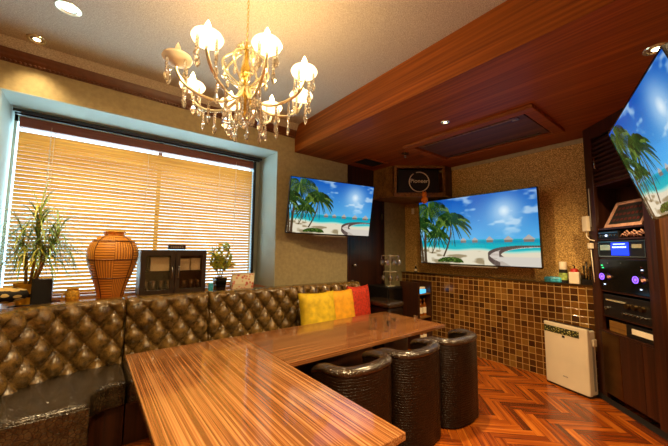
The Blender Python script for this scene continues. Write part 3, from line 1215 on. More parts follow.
def downlight(x, y, z, label, energy, r=0.045, col=WARM2, cone=2.6):
    t = thing('downlight', label, 'ceiling light', (x, y, z), 0, 'recessed downlights')
    MB().lathe([(r * 0.80, -0.003), (r * 0.86, -0.007), (r * 1.25, -0.006), (r * 1.3, -0.001), (r * 0.80, -0.001)], 28, caps=False).build('trim_ring', 'champagne', t, smooth=True)
    MB().lathe([(0.001, -0.0065), (r * 0.38, -0.0065), (r * 0.46, -0.003)], 20, caps=False).build('bulb', 'lamp_glow', t, smooth=True)
    MB().lathe([(r * 0.46, -0.0025), (r * 0.80, -0.0035)], 24, caps=False).build('reflector', 'silver', t, smooth=True)
    l = lamp('downlight_beam', 'SPOT', (0, 0, -0.02), energy, col, spot_size=cone, spot_blend=1.0, shadow_soft_size=0.03)
    l.parent = t
    return t


downlight(2.43, 1.485, SZ, 'small glowing downlight in the soffit beside the air conditioner', 150, 0.03)
downlight(2.455, 0.17, SZ, 'glowing downlight in the soffit above the nearest television', 190, 0.045)
downlight(-0.197, 2.41, CZ, 'round ceiling downlight at the top left, nearer the camera', 60, 0.05)
downlight(-0.39, 2.93, CZ, 'round ceiling downlight at the left beside the crown moulding', 28, 0.045, cone=1.7)

# ================================================================== CHANDELIER
CX, CY, CZc = 0.60, 1.54, 2.145
ch = thing('chandelier', 'ornate crystal chandelier with eight glass candle cups over the table', 'chandelier', (CX, CY, CZc))
b = MB()
b.lathe([(0.001, -0.20), (0.012, -0.195), (0.022, -0.17), (0.010, -0.15), (0.018, -0.12), (0.038, -0.09), (0.040, -0.07), (0.016, -0.04), (0.012, 0.02), (0.026, 0.05), (0.030, 0.08), (0.012, 0.12), (0.010, 0.19), (0.018, 0.205), (0.008, 0.22), (0.006, 0.24)], 20)
b.build('stem', 'brass', ch, smooth=True)
b = MB()
k = 0
z = 0.245
while z < CZ - CZc - 0.03:
    ax = Matrix.Rotation(PI / 2 * (k % 2), 4, 'Z')
    pts = [ax @ Vector((0.006 * math.cos(a), 0, 0.011 * math.sin(a))) + Vector((0, 0, z)) for a in [2 * PI * q / 10 for q in range(11)]]
    b.tube(pts, 0.0016, 5)
    z += 0.0185
    k += 1
b.build('chain', 'brass', ch)
MB().lathe([(0.001, CZ - CZc - 0.035), (0.03, CZ - CZc - 0.03), (0.06, CZ - CZc - 0.008), (0.062, CZ - CZc - 0.001), (0.001, CZ - CZc - 0.001)], 24).build('ceiling_rose', 'brass', ch, smooth=True)
AL = 0.33


def pendant_mesh():
    b = MB()
    for k in range(5):
        b.ball((0, 0, -0.008 - k * 0.0115), 0.0068, seg=6)
    b.tube([(0, 0, 0.002), (0, 0, -0.062)], 0.0008, 4)
    rg = []
    for z, r in ((-0.058, 0.001), (-0.068, 0.009), (-0.082, 0.0145), (-0.097, 0.010), (-0.108, 0.001)):
        rg.append([(r * math.cos(2 * PI * q / 6), r * 0.6 * math.sin(2 * PI * q / 6), z) for q in range(6)])
    b.loft(rg)
    return b


pd = pendant_mesh().build('crystal_drop', 'crystal')
dm = pd.data
bpy.data.objects.remove(pd)


def drop(p, sc=1.0, rz=None):
    o = bpy.data.objects.new('crystal_drop', dm)
    COL.objects.link(o)
    o.parent = ch
    o.location = p
    o.scale = (sc, sc, sc)
    o.rotation_euler = (0, 0, rz if rz is not None else random.random() * PI)


vdir = math.atan2(CX, CY)      # yaw of the chandelier seen from the camera
for k in range(8):
    # angle measured from the direction towards the camera
    th = math.radians(15 + 45 * k)
    toc = Vector((-math.sin(vdir), -math.cos(vdir), 0))
    rgt = Vector((math.cos(vdir), -math.sin(vdir), 0))
    dr = toc * math.cos(th) + rgt * math.sin(th)
    pts = []
    ctrl = [(0.02, -0.02), (0.05, -0.085), (0.13, -0.13), (0.23, -0.12), (0.30, -0.08), (AL, -0.03), (AL, -0.01)]
    for i in range(len(ctrl) - 1):
        p0, p1, p2, p3 = ctrl[max(i - 1, 0)], ctrl[i], ctrl[i + 1], ctrl[min(i + 2, len(ctrl) - 1)]
        for q in range(5):
            t_ = q / 5
            f = lambda a: 0.5 * (2 * p1[a] + (p2[a] - p0[a]) * t_ + (2 * p0[a] - 5 * p1[a] + 4 * p2[a] - p3[a]) * t_ ** 2 + (3 * p1[a] - p0[a] - 3 * p2[a] + p3[a]) * t_ ** 3)
            pts.append((dr * f(0)) + Vector((0, 0, f(1))))
    pts.append(dr * AL + Vector((0, 0, -0.005)))
    MB().tube(pts, 0.008, 8).build('arm', 'champagne', ch, smooth='all')
    # upper scroll
    sc_ = [dr * (0.02 + 0.105 * math.sin(a * 0.9)) + Vector((0, 0, -0.02 + 0.06 * a)) for a in [q / 10 * 3.4 for q in range(11)]]
    sc_ += [sc_[-1] + dr * (0.02 * math.sin(a)) + Vector((0, 0, 0.016 * (1 - math.cos(a)) - 0.0)) for a in [q / 6 * PI for q in range(1, 7)]]
    MB().tube(sc_, 0.0065, 6).build('scroll', 'champagne', ch, smooth='all')
    e = dr * AL
    b = MB()
    b.lathe([(0.004, -0.014), (0.016, -0.006), (0.036, 0.002), (0.060, 0.014), (0.068, 0.030), (0.062, 0.042), (0.059, 0.042), (0.064, 0.030), (0.056, 0.017), (0.034, 0.006), (0.001, 0.004)], 22, (0, 0))
    lit = k != 6                 # the unlit bulb at the left
    cup = b.build('glass_cup', 'frosted_glass' if lit else 'frosted_off', ch, e, smooth=True)
    MB().lathe([(0.011, 0.0), (0.011, 0.045), (0.001, 0.047)], 12).build('candle_sleeve', 'bulb_socket', cup, smooth=True)
    MB().lathe([(0.006, 0.044), (0.013, 0.058), (0.0155, 0.072), (0.012, 0.090), (0.005, 0.106), (0.001, 0.114)], 14).build('candle_bulb', 'bulb_glow' if lit else 'frosted_off', cup, smooth='all')
    if lit:
        l = lamp('candle_light', 'POINT', e + Vector((0, 0, 0.085)), 7.5, WARM, shadow_soft_size=0.025)
        l.parent = ch
    for q in range(4):
        a = PI / 2 * q + 0.5
        drop(e + Vector((0.054 * math.cos(a), 0.054 * math.sin(a), 0.018)), (1.35, 1.0, 1.2, 1.0)[q])
    drop(dr * 0.18 + Vector((0, 0, -0.13)), 1.25)
    drop(dr * 0.25 + Vector((0, 0, -0.112)), 1.1)
    drop(dr * 0.11 + Vector((0, 0, 0.10)), 1.0)
for k in range(8):
    a = 2 * PI * k / 8
    drop((0.042 * math.cos(a), 0.042 * math.sin(a), -0.085), 1.3)
for k in range(6):
    a = 2 * PI * k / 6
    drop((0.10 * math.cos(a), 0.10 * math.sin(a), -0.118), 1.5)
MB().ball((0, 0, -0.225), 0.02, seg=10).build('crystal_ball', 'crystal', ch)

# ================================================================== ON THE WINDOW SILL
LZ = 0.852
# wicker vase
vs_ = thing('wicker_vase', 'big orange-brown wicker floor vase with patchwork weave on the sill', 'vase', (0.155, 3.20, LZ))
pf = [(0.080, 0.0), (0.088, 0.01), (0.110, 0.10), (0.142, 0.20), (0.168, 0.28), (0.180, 0.35), (0.176, 0.41), (0.148, 0.47), (0.104, 0.505), (0.074, 0.515), (0.070, 0.528), (0.078, 0.54), (0.082, 0.55), (0.070, 0.55), (0.062, 0.53), (0.064, 0.512), (0.001, 0.50)]
MB().lathe([(0.001, 0)] + pf, 48).build('body', 'wicker', vs_, smooth=True)
for zz in (0.17 + 0.0, 0.32, 0.47):
    r = np.interp(zz, [p[1] for p in pf[:9]], [p[0] for p in pf[:9]])
    MB().tube([((r + 0.001) * math.cos(2 * PI * q / 40), (r + 0.001) * math.sin(2 * PI * q / 40), zz) for q in range(41)], 0.0045, 6).build('band', 'crown_brown', vs_, smooth='all')
for k in range(4):
    a = PI / 2 * k + PI / 4
    MB().tube([((r_ + 0.001) * math.cos(a), (r_ + 0.001) * math.sin(a), z_) for r_, z_ in pf[1:10]], 0.004, 6).build('rib', 'crown_brown', vs_, smooth='all')

# glass-door cabinet
gc = thing('display_cabinet', 'small black cabinet with two glass doors on the sill', 'cabinet', (0.617, 3.25, LZ))
w, d_, h = 0.27, 0.125, 0.40
b = MB()
b.box(-w, -w + 0.02, -d_, d_, 0, h).box(w - 0.02, w, -d_, d_, 0, h).box(-w + 0.02, w - 0.02, -d_, d_, 0, 0.02).box(-w + 0.02, w - 0.02, -d_, d_, h - 0.02, h).box(-w + 0.02, w - 0.02, d_ - 0.01, d_, 0.02, h - 0.02)
b.build('body', 'espresso', gc, bevel=0.002)
MB().box(-w + 0.021, w - 0.021, -d_ + 0.02, d_ - 0.012, 0.20, 0.212).build('shelf', 'black_plastic', gc)
for s in (-1, 1):
    a0, a1 = (0.002, w - 0.001) if s > 0 else (-w + 0.001, -0.002)
    b = MB()
    b.box(a0, a0 + 0.038, -d_ - 0.016, -d_ - 0.001, 0.004, h - 0.004).box(a1 - 0.038, a1, -d_ - 0.016, -d_ - 0.001, 0.004, h - 0.004)
    b.box(a0 + 0.038, a1 - 0.038, -d_ - 0.016, -d_ - 0.001, 0.004, 0.05).box(a0 + 0.038, a1 - 0.038, -d_ - 0.016, -d_ - 0.001, h - 0.05, h - 0.004)
    dr_ = b.build('door', 'espresso', gc, bevel=0.002)
    MB().box(a0 + 0.038, a1 - 0.038, -d_ - 0.010, -d_ - 0.007, 0.05, h - 0.05).build('glass_pane', 'door_glass', dr_)
    hx_ = s * 0.027
    MB().tube([(hx_, -d_ - 0.016, 0.14), (hx_, -d_ - 0.036, 0.155), (hx_, -d_ - 0.04, 0.20), (hx_, -d_ - 0.036, 0.245), (hx_, -d_ - 0.016, 0.26)], 0.005, 8).build('handle', 'silver', dr_, smooth='all')


def cream_box(x, y, w_, h_, lab):
    tag(MB().box(-w_ / 2, w_ / 2, -0.05, 0.05, 0, h_).build('storage_box', 'cream', None, (x, y - 0.045, LZ + 0.213), bevel=0.004), lab, 'box', 'cream boxes in the display cabinet')


cream_box(0.50, 3.24, 0.15, 0.125, 'cream box behind the left glass door, upper shelf')
cream_box(0.705, 3.24, 0.085, 0.11, 'cream box behind the right glass door, left of the pair')
cream_box(0.80, 3.24, 0.085, 0.115, 'cream box behind the right glass door, right of the pair')
for r_ in range(2):
    for k in range(8):
        x = 0.40 + k * 0.061 + (0.01 if k > 3 else 0)
        o = MB().lathe([(0.001, 0), (0.018, 0), (0.024, 0.10), (0.022, 0.10), (0.016, 0.008), (0.001, 0.008)], 12).build('stemless_glass', 'stem_glass', None, (x, 3.19 + r_ * 0.07, LZ + 0.021), smooth=True)
        tag(o, 'clear drinking glass on the lower shelf of the display cabinet', 'glass', 'glasses stored in the display cabinet')
sg = thing('tabletop_sign', 'small dark wooden name sign standing on the display cabinet', 'sign', (0.64, 3.20, LZ + 0.406))
MB().box(-0.075, 0.075, -0.012, 0.012, 0, 0.045).build('board', 'dark_wood', sg, bevel=0.003)
b = MB()
for k in range(6):
    b.box(-0.055 + k * 0.019, -0.043 + k * 0.019, -0.0135, -0.012, 0.014, 0.032)
b.build('engraved_letters', 'grey_plastic', sg)


# plants
def leaf(b, p, d, L, w, droop, seg=7, twist=0.0, cup=0.15):
    d = Vector(d).normalized()
    side = d.cross(Vector((0, 0, 1)))
    if side.length < 0.1:
        side = Vector((1, 0, 0))
    side.normalize()
    side = Matrix.Rotation(twist, 3, d) @ side
    pos = Vector(p)
    prev = None
    for i in range(seg + 1):
        t_ = i / seg
        ww = w * math.sin(PI * min(1, 0.12 + 0.88 * t_)) ** 0.8 * (1 if t_ < 1 else 0.02)
        nn = side.cross(d)
        cur = [b.bm.verts.new(pos - side * ww + nn * cup * ww), b.bm.verts.new(pos), b.bm.verts.new(pos + side * ww + nn * cup * ww)]
        if prev:
            b.bm.faces.new((prev[0], cur[0], cur[1], prev[1]))
            b.bm.faces.new((prev[1], cur[1], cur[2], prev[2]))
        prev = cur
        pos = pos + d * (L / seg)
        d = (d + Vector((0, 0, -droop / seg))).normalized()


pl = thing('potted_plant', 'tall slender-leaved potted plant at the left end of the sill', 'plant', (-0.335, 3.20, LZ))
MB().lathe([(0.001, 0), (0.068, 0), (0.086, 0.14), (0.090, 0.15), (0.078, 0.15), (0.075, 0.13), (0.001, 0.128)], 24).build('pot', 'pot_yellow', pl, smooth=True)
MB().lathe([(0.0757, 0.055), (0.0785, 0.056), (0.0810, 0.078), (0.0785, 0.079)], 24, caps=False).build('label_band', 'black_plastic', pl, smooth=True)
MB().lathe([(0.001, 0.129), (0.067, 0.131)], 20, caps=False).build('soil', 'soil', pl)
stems = [((0.0, 0, 0.13), (0.02, 0, 0.38), (0.02, -0.01, 0.66)), ((0.02, 0, 0.13), (0.07, 0.0, 0.32), (0.13, 0, 0.50)), ((-0.02, 0, 0.13), (-0.03, 0.01, 0.30), (-0.06, 0, 0.48)), ((0.01, -0.02, 0.13), (0.05, -0.03, 0.3), (0.06, -0.04, 0.40))]
b = MB()
for st_ in stems:
    b.tube(st_, [0.011, 0.009, 0.006], 7)
b.build('stem', 'stem_tan', pl, smooth='all')
for mt_, n_ in (('leaf_green', 190), ('leaf_dark', 150), ('leaf_variegated', 90)):
    b = MB()
    for k in range(n_):
        st_ = stems[[0, 0, 0, 1, 1, 2, 2, 3][k % 8]]
        t_ = random.uniform(0.35, 1.0)
        p = Vector(st_[1]).lerp(Vector(st_[2]), max(0, (t_ - 0.35) / 0.65))
        a = random.uniform(0, 2 * PI)
        el = random.uniform(0.0, 1.1) + (t_ > 0.9) * 0.4
        d = (math.cos(a) * math.cos(el), 0.5 * math.sin(a) * math.cos(el), math.sin(el))
        L_ = random.uniform(0.20, 0.38)
        if d[0] < 0:
            L_ = min(L_, (p.x + 0.215) / -d[0])
        if d[1] > 0:
            L_ = min(L_, (0.28 - p.y) / d[1])
        leaf(b, p, d, L_, random.uniform(0.0035, 0.006), random.uniform(1.6, 3.4), 9)
    b.build('foliage', mt_, pl, smooth='all')

pr_ = thing('potted_plant', 'small yellow-green variegated plant in a square black pot on the sill', 'plant', (1.045, 3.18, LZ))
b = MB()
b.loft([[(-a, -a, z), (a, -a, z), (a, a, z), (-a, a, z)] for a, z in ((0.042, 0.0), (0.055, 0.125), (0.048, 0.125), (0.046, 0.11))])
b.build('pot', 'gloss_black', pr_, bevel=0.002)
MB().box(-0.046, 0.046, -0.046, 0.046, 0.108, 0.113).build('soil', 'soil', pr_)
b = MB()
tips = []
for k in range(6):
    a = 2 * PI * k / 6 + 0.3
    tip = (0.11 * math.cos(a), 0.04 * math.sin(a), 0.27 + 0.085 * (k % 3))
    b.tube([(0.01 * math.cos(a), 0.01 * math.sin(a), 0.11), (0.03 * math.cos(a), 0.02 * math.sin(a), 0.19), tip], [0.006, 0.005, 0.003], 6)
    tips.append(tip)
b.build('stem', 'red_plastic' if False else 'stem_tan', pr_, smooth='all')
for mt_, off in (('leaf_variegated', 0), ('leaf_green', 1)):
    b = MB()
    for k, tip in enumerate(tips):
        for q in range(11 if off == 0 else 4):
            t_ = random.uniform(0.35, 1.0)
            p = Vector((0.01, 0, 0.15)).lerp(Vector(tip), t_)
            a = random.uniform(0, 2 * PI)
            el = random.uniform(0.1, 1.2)
            leaf(b, p, (math.cos(a) * math.cos(el), 0.7 * math.sin(a) * math.cos(el), math.sin(el)), random.uniform(0.08, 0.14), random.uniform(0.014, 0.023), random.uniform(0.3, 1.0), 6, random.uniform(-0.6, 0.6))
    b.build('foliage', mt_, pr_, smooth='all')

# tissue box and its neighbours
tb = thing('tissue_box', 'floral patterned tissue pouch at the right end of the sill', 'tissue box', (1.27, 3.16, LZ))
b = MB()
b.loft([[(-0.115, -0.04, 0), (0.105, -0.04, 0), (0.105, 0.04, 0), (-0.115, 0.04, 0)], [(-0.115, -0.045, 0.06), (0.112, -0.045, 0.06), (0.112, 0.045, 0.06), (-0.115, 0.045, 0.06)], [(-0.11, -0.01, 0.155), (0.135, -0.01, 0.165), (0.135, 0.01, 0.165), (-0.11, 0.01, 0.155)]])
b.build('pouch', 'floral_paper', tb, bevel=0.006)
MB().box(-0.105, 0.13, -0.014, 0.014, 0.155, 0.163).build('flap', 'cream', tb)
tag(MB().box(-0.02, 0.02, -0.015, 0.015, 0, 0.085).build('glass_ornament', 'blue_pack', None, (0.935, 3.10, LZ), bevel=0.006), 'little pale blue ornament between the display cabinet and the black pot', 'ornament')

# black speaker box, basket cup, patterned pouch
bs = thing('desktop_speaker', 'small black box speaker beside the yellow pot on the sill', 'speaker', (-0.275 + 0.02, 3.10, LZ))
MB().box(-0.055, 0.055, -0.05, 0.05, 0, 0.185).build('cabinet', 'black_plastic', bs, bevel=0.004)
MB().box(-0.047, 0.047, -0.053, -0.0505, 0.01, 0.175).build('grille', 'matte_black', bs)
cpn = thing('woven_cup', 'small yellow woven cup on the sill left of the wicker vase', 'cup', (-0.085, 3.12, LZ))
MB().lathe([(0.001, 0), (0.03, 0), (0.045, 0.03), (0.042, 0.075), (0.034, 0.09), (0.038, 0.10), (0.032, 0.10), (0.028, 0.09), (0.036, 0.07), (0.001, 0.02)], 20).build('bowl', 'basket_yellow', cpn, smooth=True)
MB().tube([(-0.04, 0, 0.07), (-0.06, 0, 0.06), (-0.06, 0, 0.04), (-0.042, 0, 0.03)], 0.005, 6).build('handle', 'basket_yellow', cpn, smooth='all')
tw = MB()
tw.ball((0, 0, 0.0), 1.0, (0.028, 0.02, 0.016), 10)
tag(tw.build('trinket', 'dark_red', None, (-0.175, 3.07, LZ + 0.0175), smooth='all'), 'tiny dark trinket between the black speaker and the woven cup', 'ornament')
pc = MB()
rg = []
for q in range(9):
    a = q / 8 * PI
    s_ = max(0.02, math.sin(a)) ** 0.6
    rg.append([(0.19 * -math.cos(a), 0.06 * s_ * math.cos(t_), 0.055 + 0.055 * s_ * math.sin(t_)) for t_ in [2 * PI * r / 14 for r in range(14)]])
pc.loft(rg)
tag(pc.build('patterned_pouch', 'pattern_cloth', None, (-0.50, 2.985, LZ + 0.036), rotz=0.28, smooth='all'), 'black and cream patterned cloth pouch at the far left on the sofa back', 'pouch')
cdb = MB()
cdb.tube([(-0.12, 0, 0.006), (-0.05, -0.02, 0.012), (0.02, 0.01, 0.008), (0.09, -0.01, 0.012), (0.16, 0.01, 0.007)], 0.005, 6)
tag(cdb.build('cable', 'black_plastic', None, (-0.30, 3.045, LZ)), 'short black cable lying before the small black speaker', 'cable')

# ================================================================== BAR CORNER
sc = thing('side_cabinet', 'low black cabinet in the corner behind the red cushion', 'cabinet', (3.14, 2.88, 0))
MB().box(-0.14, 0.14, -0.19, 0.19, 0, 0.80).build('body', 'black_plastic', sc, bevel=0.006)
MB().box(-0.132, 0.132, -0.205, -0.191, 0.03, 0.78).build('door', 'gloss_black', sc, bevel=0.003)
gt = thing('glass_stand', 'metal stand with hanging stemmed glasses in the corner', 'glass stand', (3.17, 2.80, 0.801))
b = MB().lathe([(0.001, 0), (0.07, 0), (0.07, 0.008), (0.012, 0.014), (0.001, 0.014)], 20).tube([(0, 0, 0.01), (0, 0, 0.42)], 0.006)
b.build('pole', 'champagne', gt, smooth=True)
b = MB()
for z, n_, r_ in ((0.40, 6, 0.12), (0.19, 4, 0.09)):
    b = MB()
    b.tube([(r_ * math.cos(2 * PI * q / 24), r_ * math.sin(2 * PI * q / 24), z) for q in range(25)], 0.004, 6)
    for q in range(n_):
        a = 2 * PI * q / n_
        b.tube([(0, 0, z), (r_ * math.cos(a), r_ * math.sin(a), z)], 0.003, 5)
    b.build('hanging_ring', 'champagne', gt)
for z, n_, r_, lab in ((0.40, 8, 0.12, 'clear stemmed glass hanging from the top ring of the corner stand'), (0.19, 4, 0.09, 'clear stemmed glass hanging from the lower ring of the corner stand')):
    for q in range(n_):
        a = 2 * PI * (q + 0.5) / n_
        g = MB().lathe([(0.025, 0.0), (0.004, -0.004), (0.003, -0.05), (0.018, -0.065), (0.026, -0.09), (0.023, -0.125), (0.021, -0.125), (0.024, -0.09), (0.016, -0.068), (0.001, -0.06)], 14)
        o = g.build('wine_glass', 'stem_glass', None, (3.17 + (r_ + 0.0) * math.cos(a), 2.80 + (r_ + 0.0) * math.sin(a), 0.801 + z + 0.006), smooth=True)
        tag(o, lab, 'glass', 'glasses hanging on the corner stand' if z > 0.3 else 'glasses on the lower ring of the corner stand')
# open bottle shelf
bs2 = thing('bottle_shelf', 'narrow open timber shelf with bottles beside the tiled wall', 'shelf', (3.46, 2.62, 0))
b = MB().box(-0.13, -0.10, -0.15, 0.15, 0, 0.86).box(0.13, 0.16, -0.15, 0.15, 0, 0.86).box(-0.10, 0.13, 0.135, 0.15, 0, 0.83)
b.build('sides', 'dark_wood', bs2, bevel=0.002)
for z in (0.05, 0.40, 0.70):
    MB().box(-0.10, 0.13, -0.148, 0.134, z, z + 0.015).build('shelf_board', 'box_wood', bs2)
def bottle(loc, mat, lab, h=0.22, r=0.028, cap='brass', grp=None):
    t = thing('bottle', lab, 'bottle', loc, 0, grp)
    MB().lathe([(0.001, 0), (r, 0), (r, h * 0.58), (r * 0.8, h * 0.68), (r * 0.36, h * 0.78), (r * 0.36, h * 0.92), (0.001, h * 0.92)], 16).build('body', mat, t, smooth=True)
    MB().lathe([(0.001, h * 0.921), (r * 0.4, h * 0.921), (r * 0.4, h), (0.001, h)], 12).build('cap', cap, t, smooth=True)
    MB().lathe([(r + 0.0006, h * 0.15), (r + 0.0006, h * 0.5)], 16, caps=False).build('label', 'cream', t, smooth=True)


plain('amber_liquid', '8a4a10', 0.1, sc=10, var=0.2)
plain('green_bottle', '1e5a2c', 0.1, sc=10, var=0.2)
for k in range(3):
    bottle((3.40 + k * 0.08, 2.55, 0.416), 'amber_liquid', ('amber bottle at the left of the open shelf', 'amber bottle in the middle of the open shelf', 'amber bottle at the right of the open shelf')[k], grp='amber bottles on the open shelf')
for k in range(3):
    bottle((3.40 + k * 0.08, 2.55, 0.066), 'amber_liquid', ('amber bottle at the left of the lowest board', 'amber bottle in the middle of the lowest board', 'amber bottle at the right of the lowest board')[k], grp='amber bottles on the lowest board')
tag(MB().box(-0.07, 0.08, -0.04, 0.04, 0, 0.05).build('tissue_packet', 'blue_painted_glow', None, (3.45, 2.52, 0.716), bevel=0.01, rotz=0.2), 'pale blue packet with painted glow on the open shelf in the corner', 'packet')  # emission paints brightness onto the packet; it holds no lamp
tag(MB().box(-0.06, 0.07, -0.035, 0.035, 0, 0.03).build('folded_cloth', 'cream', None, (3.44, 2.53, 0.767), bevel=0.008, rotz=-0.1), 'white folded cloth on top of the pale blue packet', 'cloth')

# things on the tiled ledge
LG = 0.957
bottle((3.80, 2.86, LG), 'gloss_black', 'tiny dark bottle alone on the tiled ledge left of the large television', 0.10, 0.018, 'cream')
sb = thing('spray_can', 'black and green canister with a cream top on the tiled ledge', 'canister', (3.80, 1.04, LG))
MB().lathe([(0.001, 0), (0.036, 0), (0.036, 0.135), (0.001, 0.135)], 20).build('body', 'matte_black', sb, smooth=True)
MB().lathe([(0.0365, 0.03), (0.0365, 0.10)], 20, caps=False).build('label', 'leaf_green', sb, smooth=True)
MB().lathe([(0.001, 0.1355), (0.033, 0.1355), (0.033, 0.205), (0.028, 0.212), (0.001, 0.212)], 20).build('cap', 'cream', sb, smooth=True)
tag(MB().box(-0.04, 0.04, -0.075, 0.085, 0, 0.055).build('wipes_packet', 'blue_pack', None, (3.80 - 0.0, 1.07 + 0.05, LG), bevel=0.015), 'turquoise plastic packet left of the black canister on the ledge', 'packet')
rb = thing('lotion_bottle', 'cream square bottle with a red cap on the tiled ledge', 'bottle', (3.795, 0.945, LG))
MB().box(-0.035, 0.035, -0.042, 0.042, 0, 0.115).build('body', 'white_plastic', rb, bevel=0.006)
MB().lathe([(0.001, 0.1155), (0.036, 0.1155), (0.028, 0.145), (0.012, 0.15), (0.001, 0.15)], 18).build('cap', 'red_plastic', rb, smooth=True)
MB().tube([(0, 0, 0.15), (0, 0, 0.175), (-0.03, 0, 0.178)], 0.006, 8).build('pump', 'black_plastic', rb, smooth='all')
tc_ = thing('tool_caddy', 'black caddy with upright tools next to the rack on the ledge', 'caddy', (3.80, 0.835, LG))
b = MB().box(-0.035, 0.035, -0.05, 0.05, 0, 0.012).box(-0.035, 0.035, -0.05, -0.046, 0.012, 0.09).box(-0.035, 0.035, 0.046, 0.05, 0.012, 0.09)
b.box(-0.035, -0.031, -0.046, 0.046, 0.012, 0.05)
b.build('tray', 'black_plastic', tc_)
for k, (y, h_) in enumerate(((-0.03, 0.20), (-0.01, 0.17), (0.012, 0.22), (0.032, 0.18))):
    MB().tube([(0, y, 0.013), (0.0, y * 1.1, h_ * 0.7), (0.004, y * 1.2, h_)], [0.006, 0.005, 0.010], 7).build('tool', 'black_plastic' if k % 2 else 'silver', tc_, smooth='all')

# ================================================================== AIR PURIFIER
p0, p1 = Vector((3.612, 1.175, 0)), Vector((3.478, 0.802, 0))
dv = (p1 - p0)
L = dv.length
ap = thing('air_purifier', 'white upright air purifier standing against the tiled wall', 'air purifier', p0)
ap.rotation_euler = (0, 0, math.atan2(dv.y, dv.x))
# local x along the face, local y into the wall
b = MB()
b.prism([(0.0, 0.0), (0.02, -0.012), (L / 2, -0.018), (L - 0.02, -0.012), (L, 0.0), (L, 0.03), (0.0, 0.03)], 0.018, 0.585)
b.build('front_panel', 'white_plastic', ap, bevel=0.006, seg=3, smooth=True)
MB().box(0.006, L - 0.006, 0.032, 0.11, 0.018, 0.57).build('body', 'white_plastic', ap, bevel=0.012, seg=3, smooth=True)
MB().box(0.02, L - 0.02, 0.034, 0.10, 0.571, 0.583).build('outlet_grille', 'black_plastic', ap, bevel=0.003)
MB().box(0.004, L - 0.004, 0.0, 0.10, 0.0, 0.0175).build('foot', 'black_plastic', ap)
MB().box(L, L + 0.006, 0.05, 0.07, 0.06, 0.5).build('side_strip', 'grey_plastic', ap, bevel=0.002)
MB().box(L + 0.0005, L + 0.018, 0.045, 0.09, 0.44, 0.50).build('side_handle', 'white_plastic', ap, bevel=0.004)
q = Mat('sticker', 0.5)
X, Y, Z = q.xyz()
n = q.noise(60, 1, q.scaled((1, 1, 2)))
q.color(q.ramp(n, [(0.40, '14140c'), (0.50, '3c4414'), (0.60, 'c8c060'), (0.70, 'e8e8d0')], 'CONSTANT'))
M['sticker'] = q.mat
b = MB()
b.loft([[(0.012, -0.0135, z), (0.1, -0.0172, z), (L / 2, -0.0195, z), (L - 0.06, -0.0165, z), (L - 0.06, -0.0155, z), (L / 2, -0.0175, z), (0.1, -0.0155, z), (0.012, -0.0115, z)] for z in (0.495, 0.555)])
b.build('sticker', 'sticker', ap)
MB().box(L / 2 - 0.012, L / 2 + 0.012, -0.0195, -0.017, 0.468, 0.488).build('badge', 'black_plastic', ap)
b = MB()
for k in range(5):
    b.box(L / 2 - 0.02 + k * 0.009, L / 2 - 0.014 + k * 0.009, -0.019, -0.017, 0.115, 0.123)
b.build('embossed_mark', 'grey_plastic', ap)

# ================================================================== EQUIPMENT RACK
rk = thing('equipment_rack', 'tall dark wooden rack built diagonally beside the tiled wall', 'cabinet')
rack_place(rk)
D = 0.26
TOP = SZ - 0.002
b = MB()
b.box(0.02, 0.115, 0.0, 0.03, 0.0, TOP)                    # left stile
b.box(0.615, 0.70, -0.012, 0.03, 0.0, TOP)                  # right stile
b.box(0.115, 0.615, 0.0, 0.03, 2.30, TOP)
b.build('stiles', 'door_wood', rk, bevel=0.002)
b = MB().box(0.02, 0.045, 0.03, D, 0, TOP).box(0.66, 0.698, 0.03, D, 0, TOP).box(0.045, 0.66, D - 0.012, D, 0, TOP)
b.build('carcass', 'door_wood', rk)
for z in (0.60, 0.735, 0.945, 1.225, 1.385, 1.475, 1.865):
    MB().box(0.047, 0.658, 0.012 if z != 0.6 else -0.004, D - 0.014, z - 0.014, z).build('shelf', 'door_wood', rk, bevel=0.001)
b = MB()
for k in range(10):
    z = 1.885 + k * 0.041
    b.box(0.117, 0.613, 0.004, 0.026, 0, 0.006, Matrix.Translation((0, 0, z)) @ Matrix.Rotation(-0.7, 4, 'X'))
lv = b.box(0.10, 0.615, 0.05, 0.055, 1.868, 2.298).build('louvred_door', 'door_wood', rk)
MB().tube([(0.19, 0.0, 2.00), (0.19, -0.03, 2.01), (0.19, -0.03, 2.10), (0.19, 0.0, 2.11)], 0.005, 8).build('handle', 'silver', lv, smooth='all')
MB().box(0.10, 0.29, -0.002, 0.014, 0.08, 0.584).build('door', 'bronze_metal', rk, bevel=0.002)
MB().box(0.294, 0.50, -0.002, 0.014, 0.08, 0.584).build('door', 'door_wood', rk, bevel=0.002)
MB().box(0.504, 0.612, -0.002, 0.014, 0.08, 0.584).build('door', 'door_wood', rk, bevel=0.002)
MB().box(0.02, 2.2, -0.016, -0.002 - 0.011, 0.0, 0.05).build('plinth', 'matte_black', rk)
MB().box(0.02, 2.2, -0.024, -0.0165, 0.004, 0.010).build('floor_strip', 'silver', rk)
tag_o = MB().tube([(0.062, -0.006, 1.50), (0.062, -0.006, 1.85)], 0.0045, 8).build('conduit', 'grey_plastic', rk, smooth=True)
pw = thing('power_outlet', 'white wall plate with a cable on the rack post', 'outlet')
rack_place(pw)
MB().box(-0.02, 0.045, -0.03, -0.0005, 1.46, 1.60).build('plate', 'white_plastic', pw, bevel=0.003)
MB().tube([(0.01, -0.013, 1.46), (0.02, -0.02, 1.41), (0.06, -0.02, 1.38), (0.10, -0.01, 1.37)], 0.005, 6).build('cable', 'white_plastic', pw, smooth='all')
MB().box(0.035, 0.075, -0.03, -0.001, 1.30, 1.35).build('plug', 'white_plastic', pw, bevel=0.004)
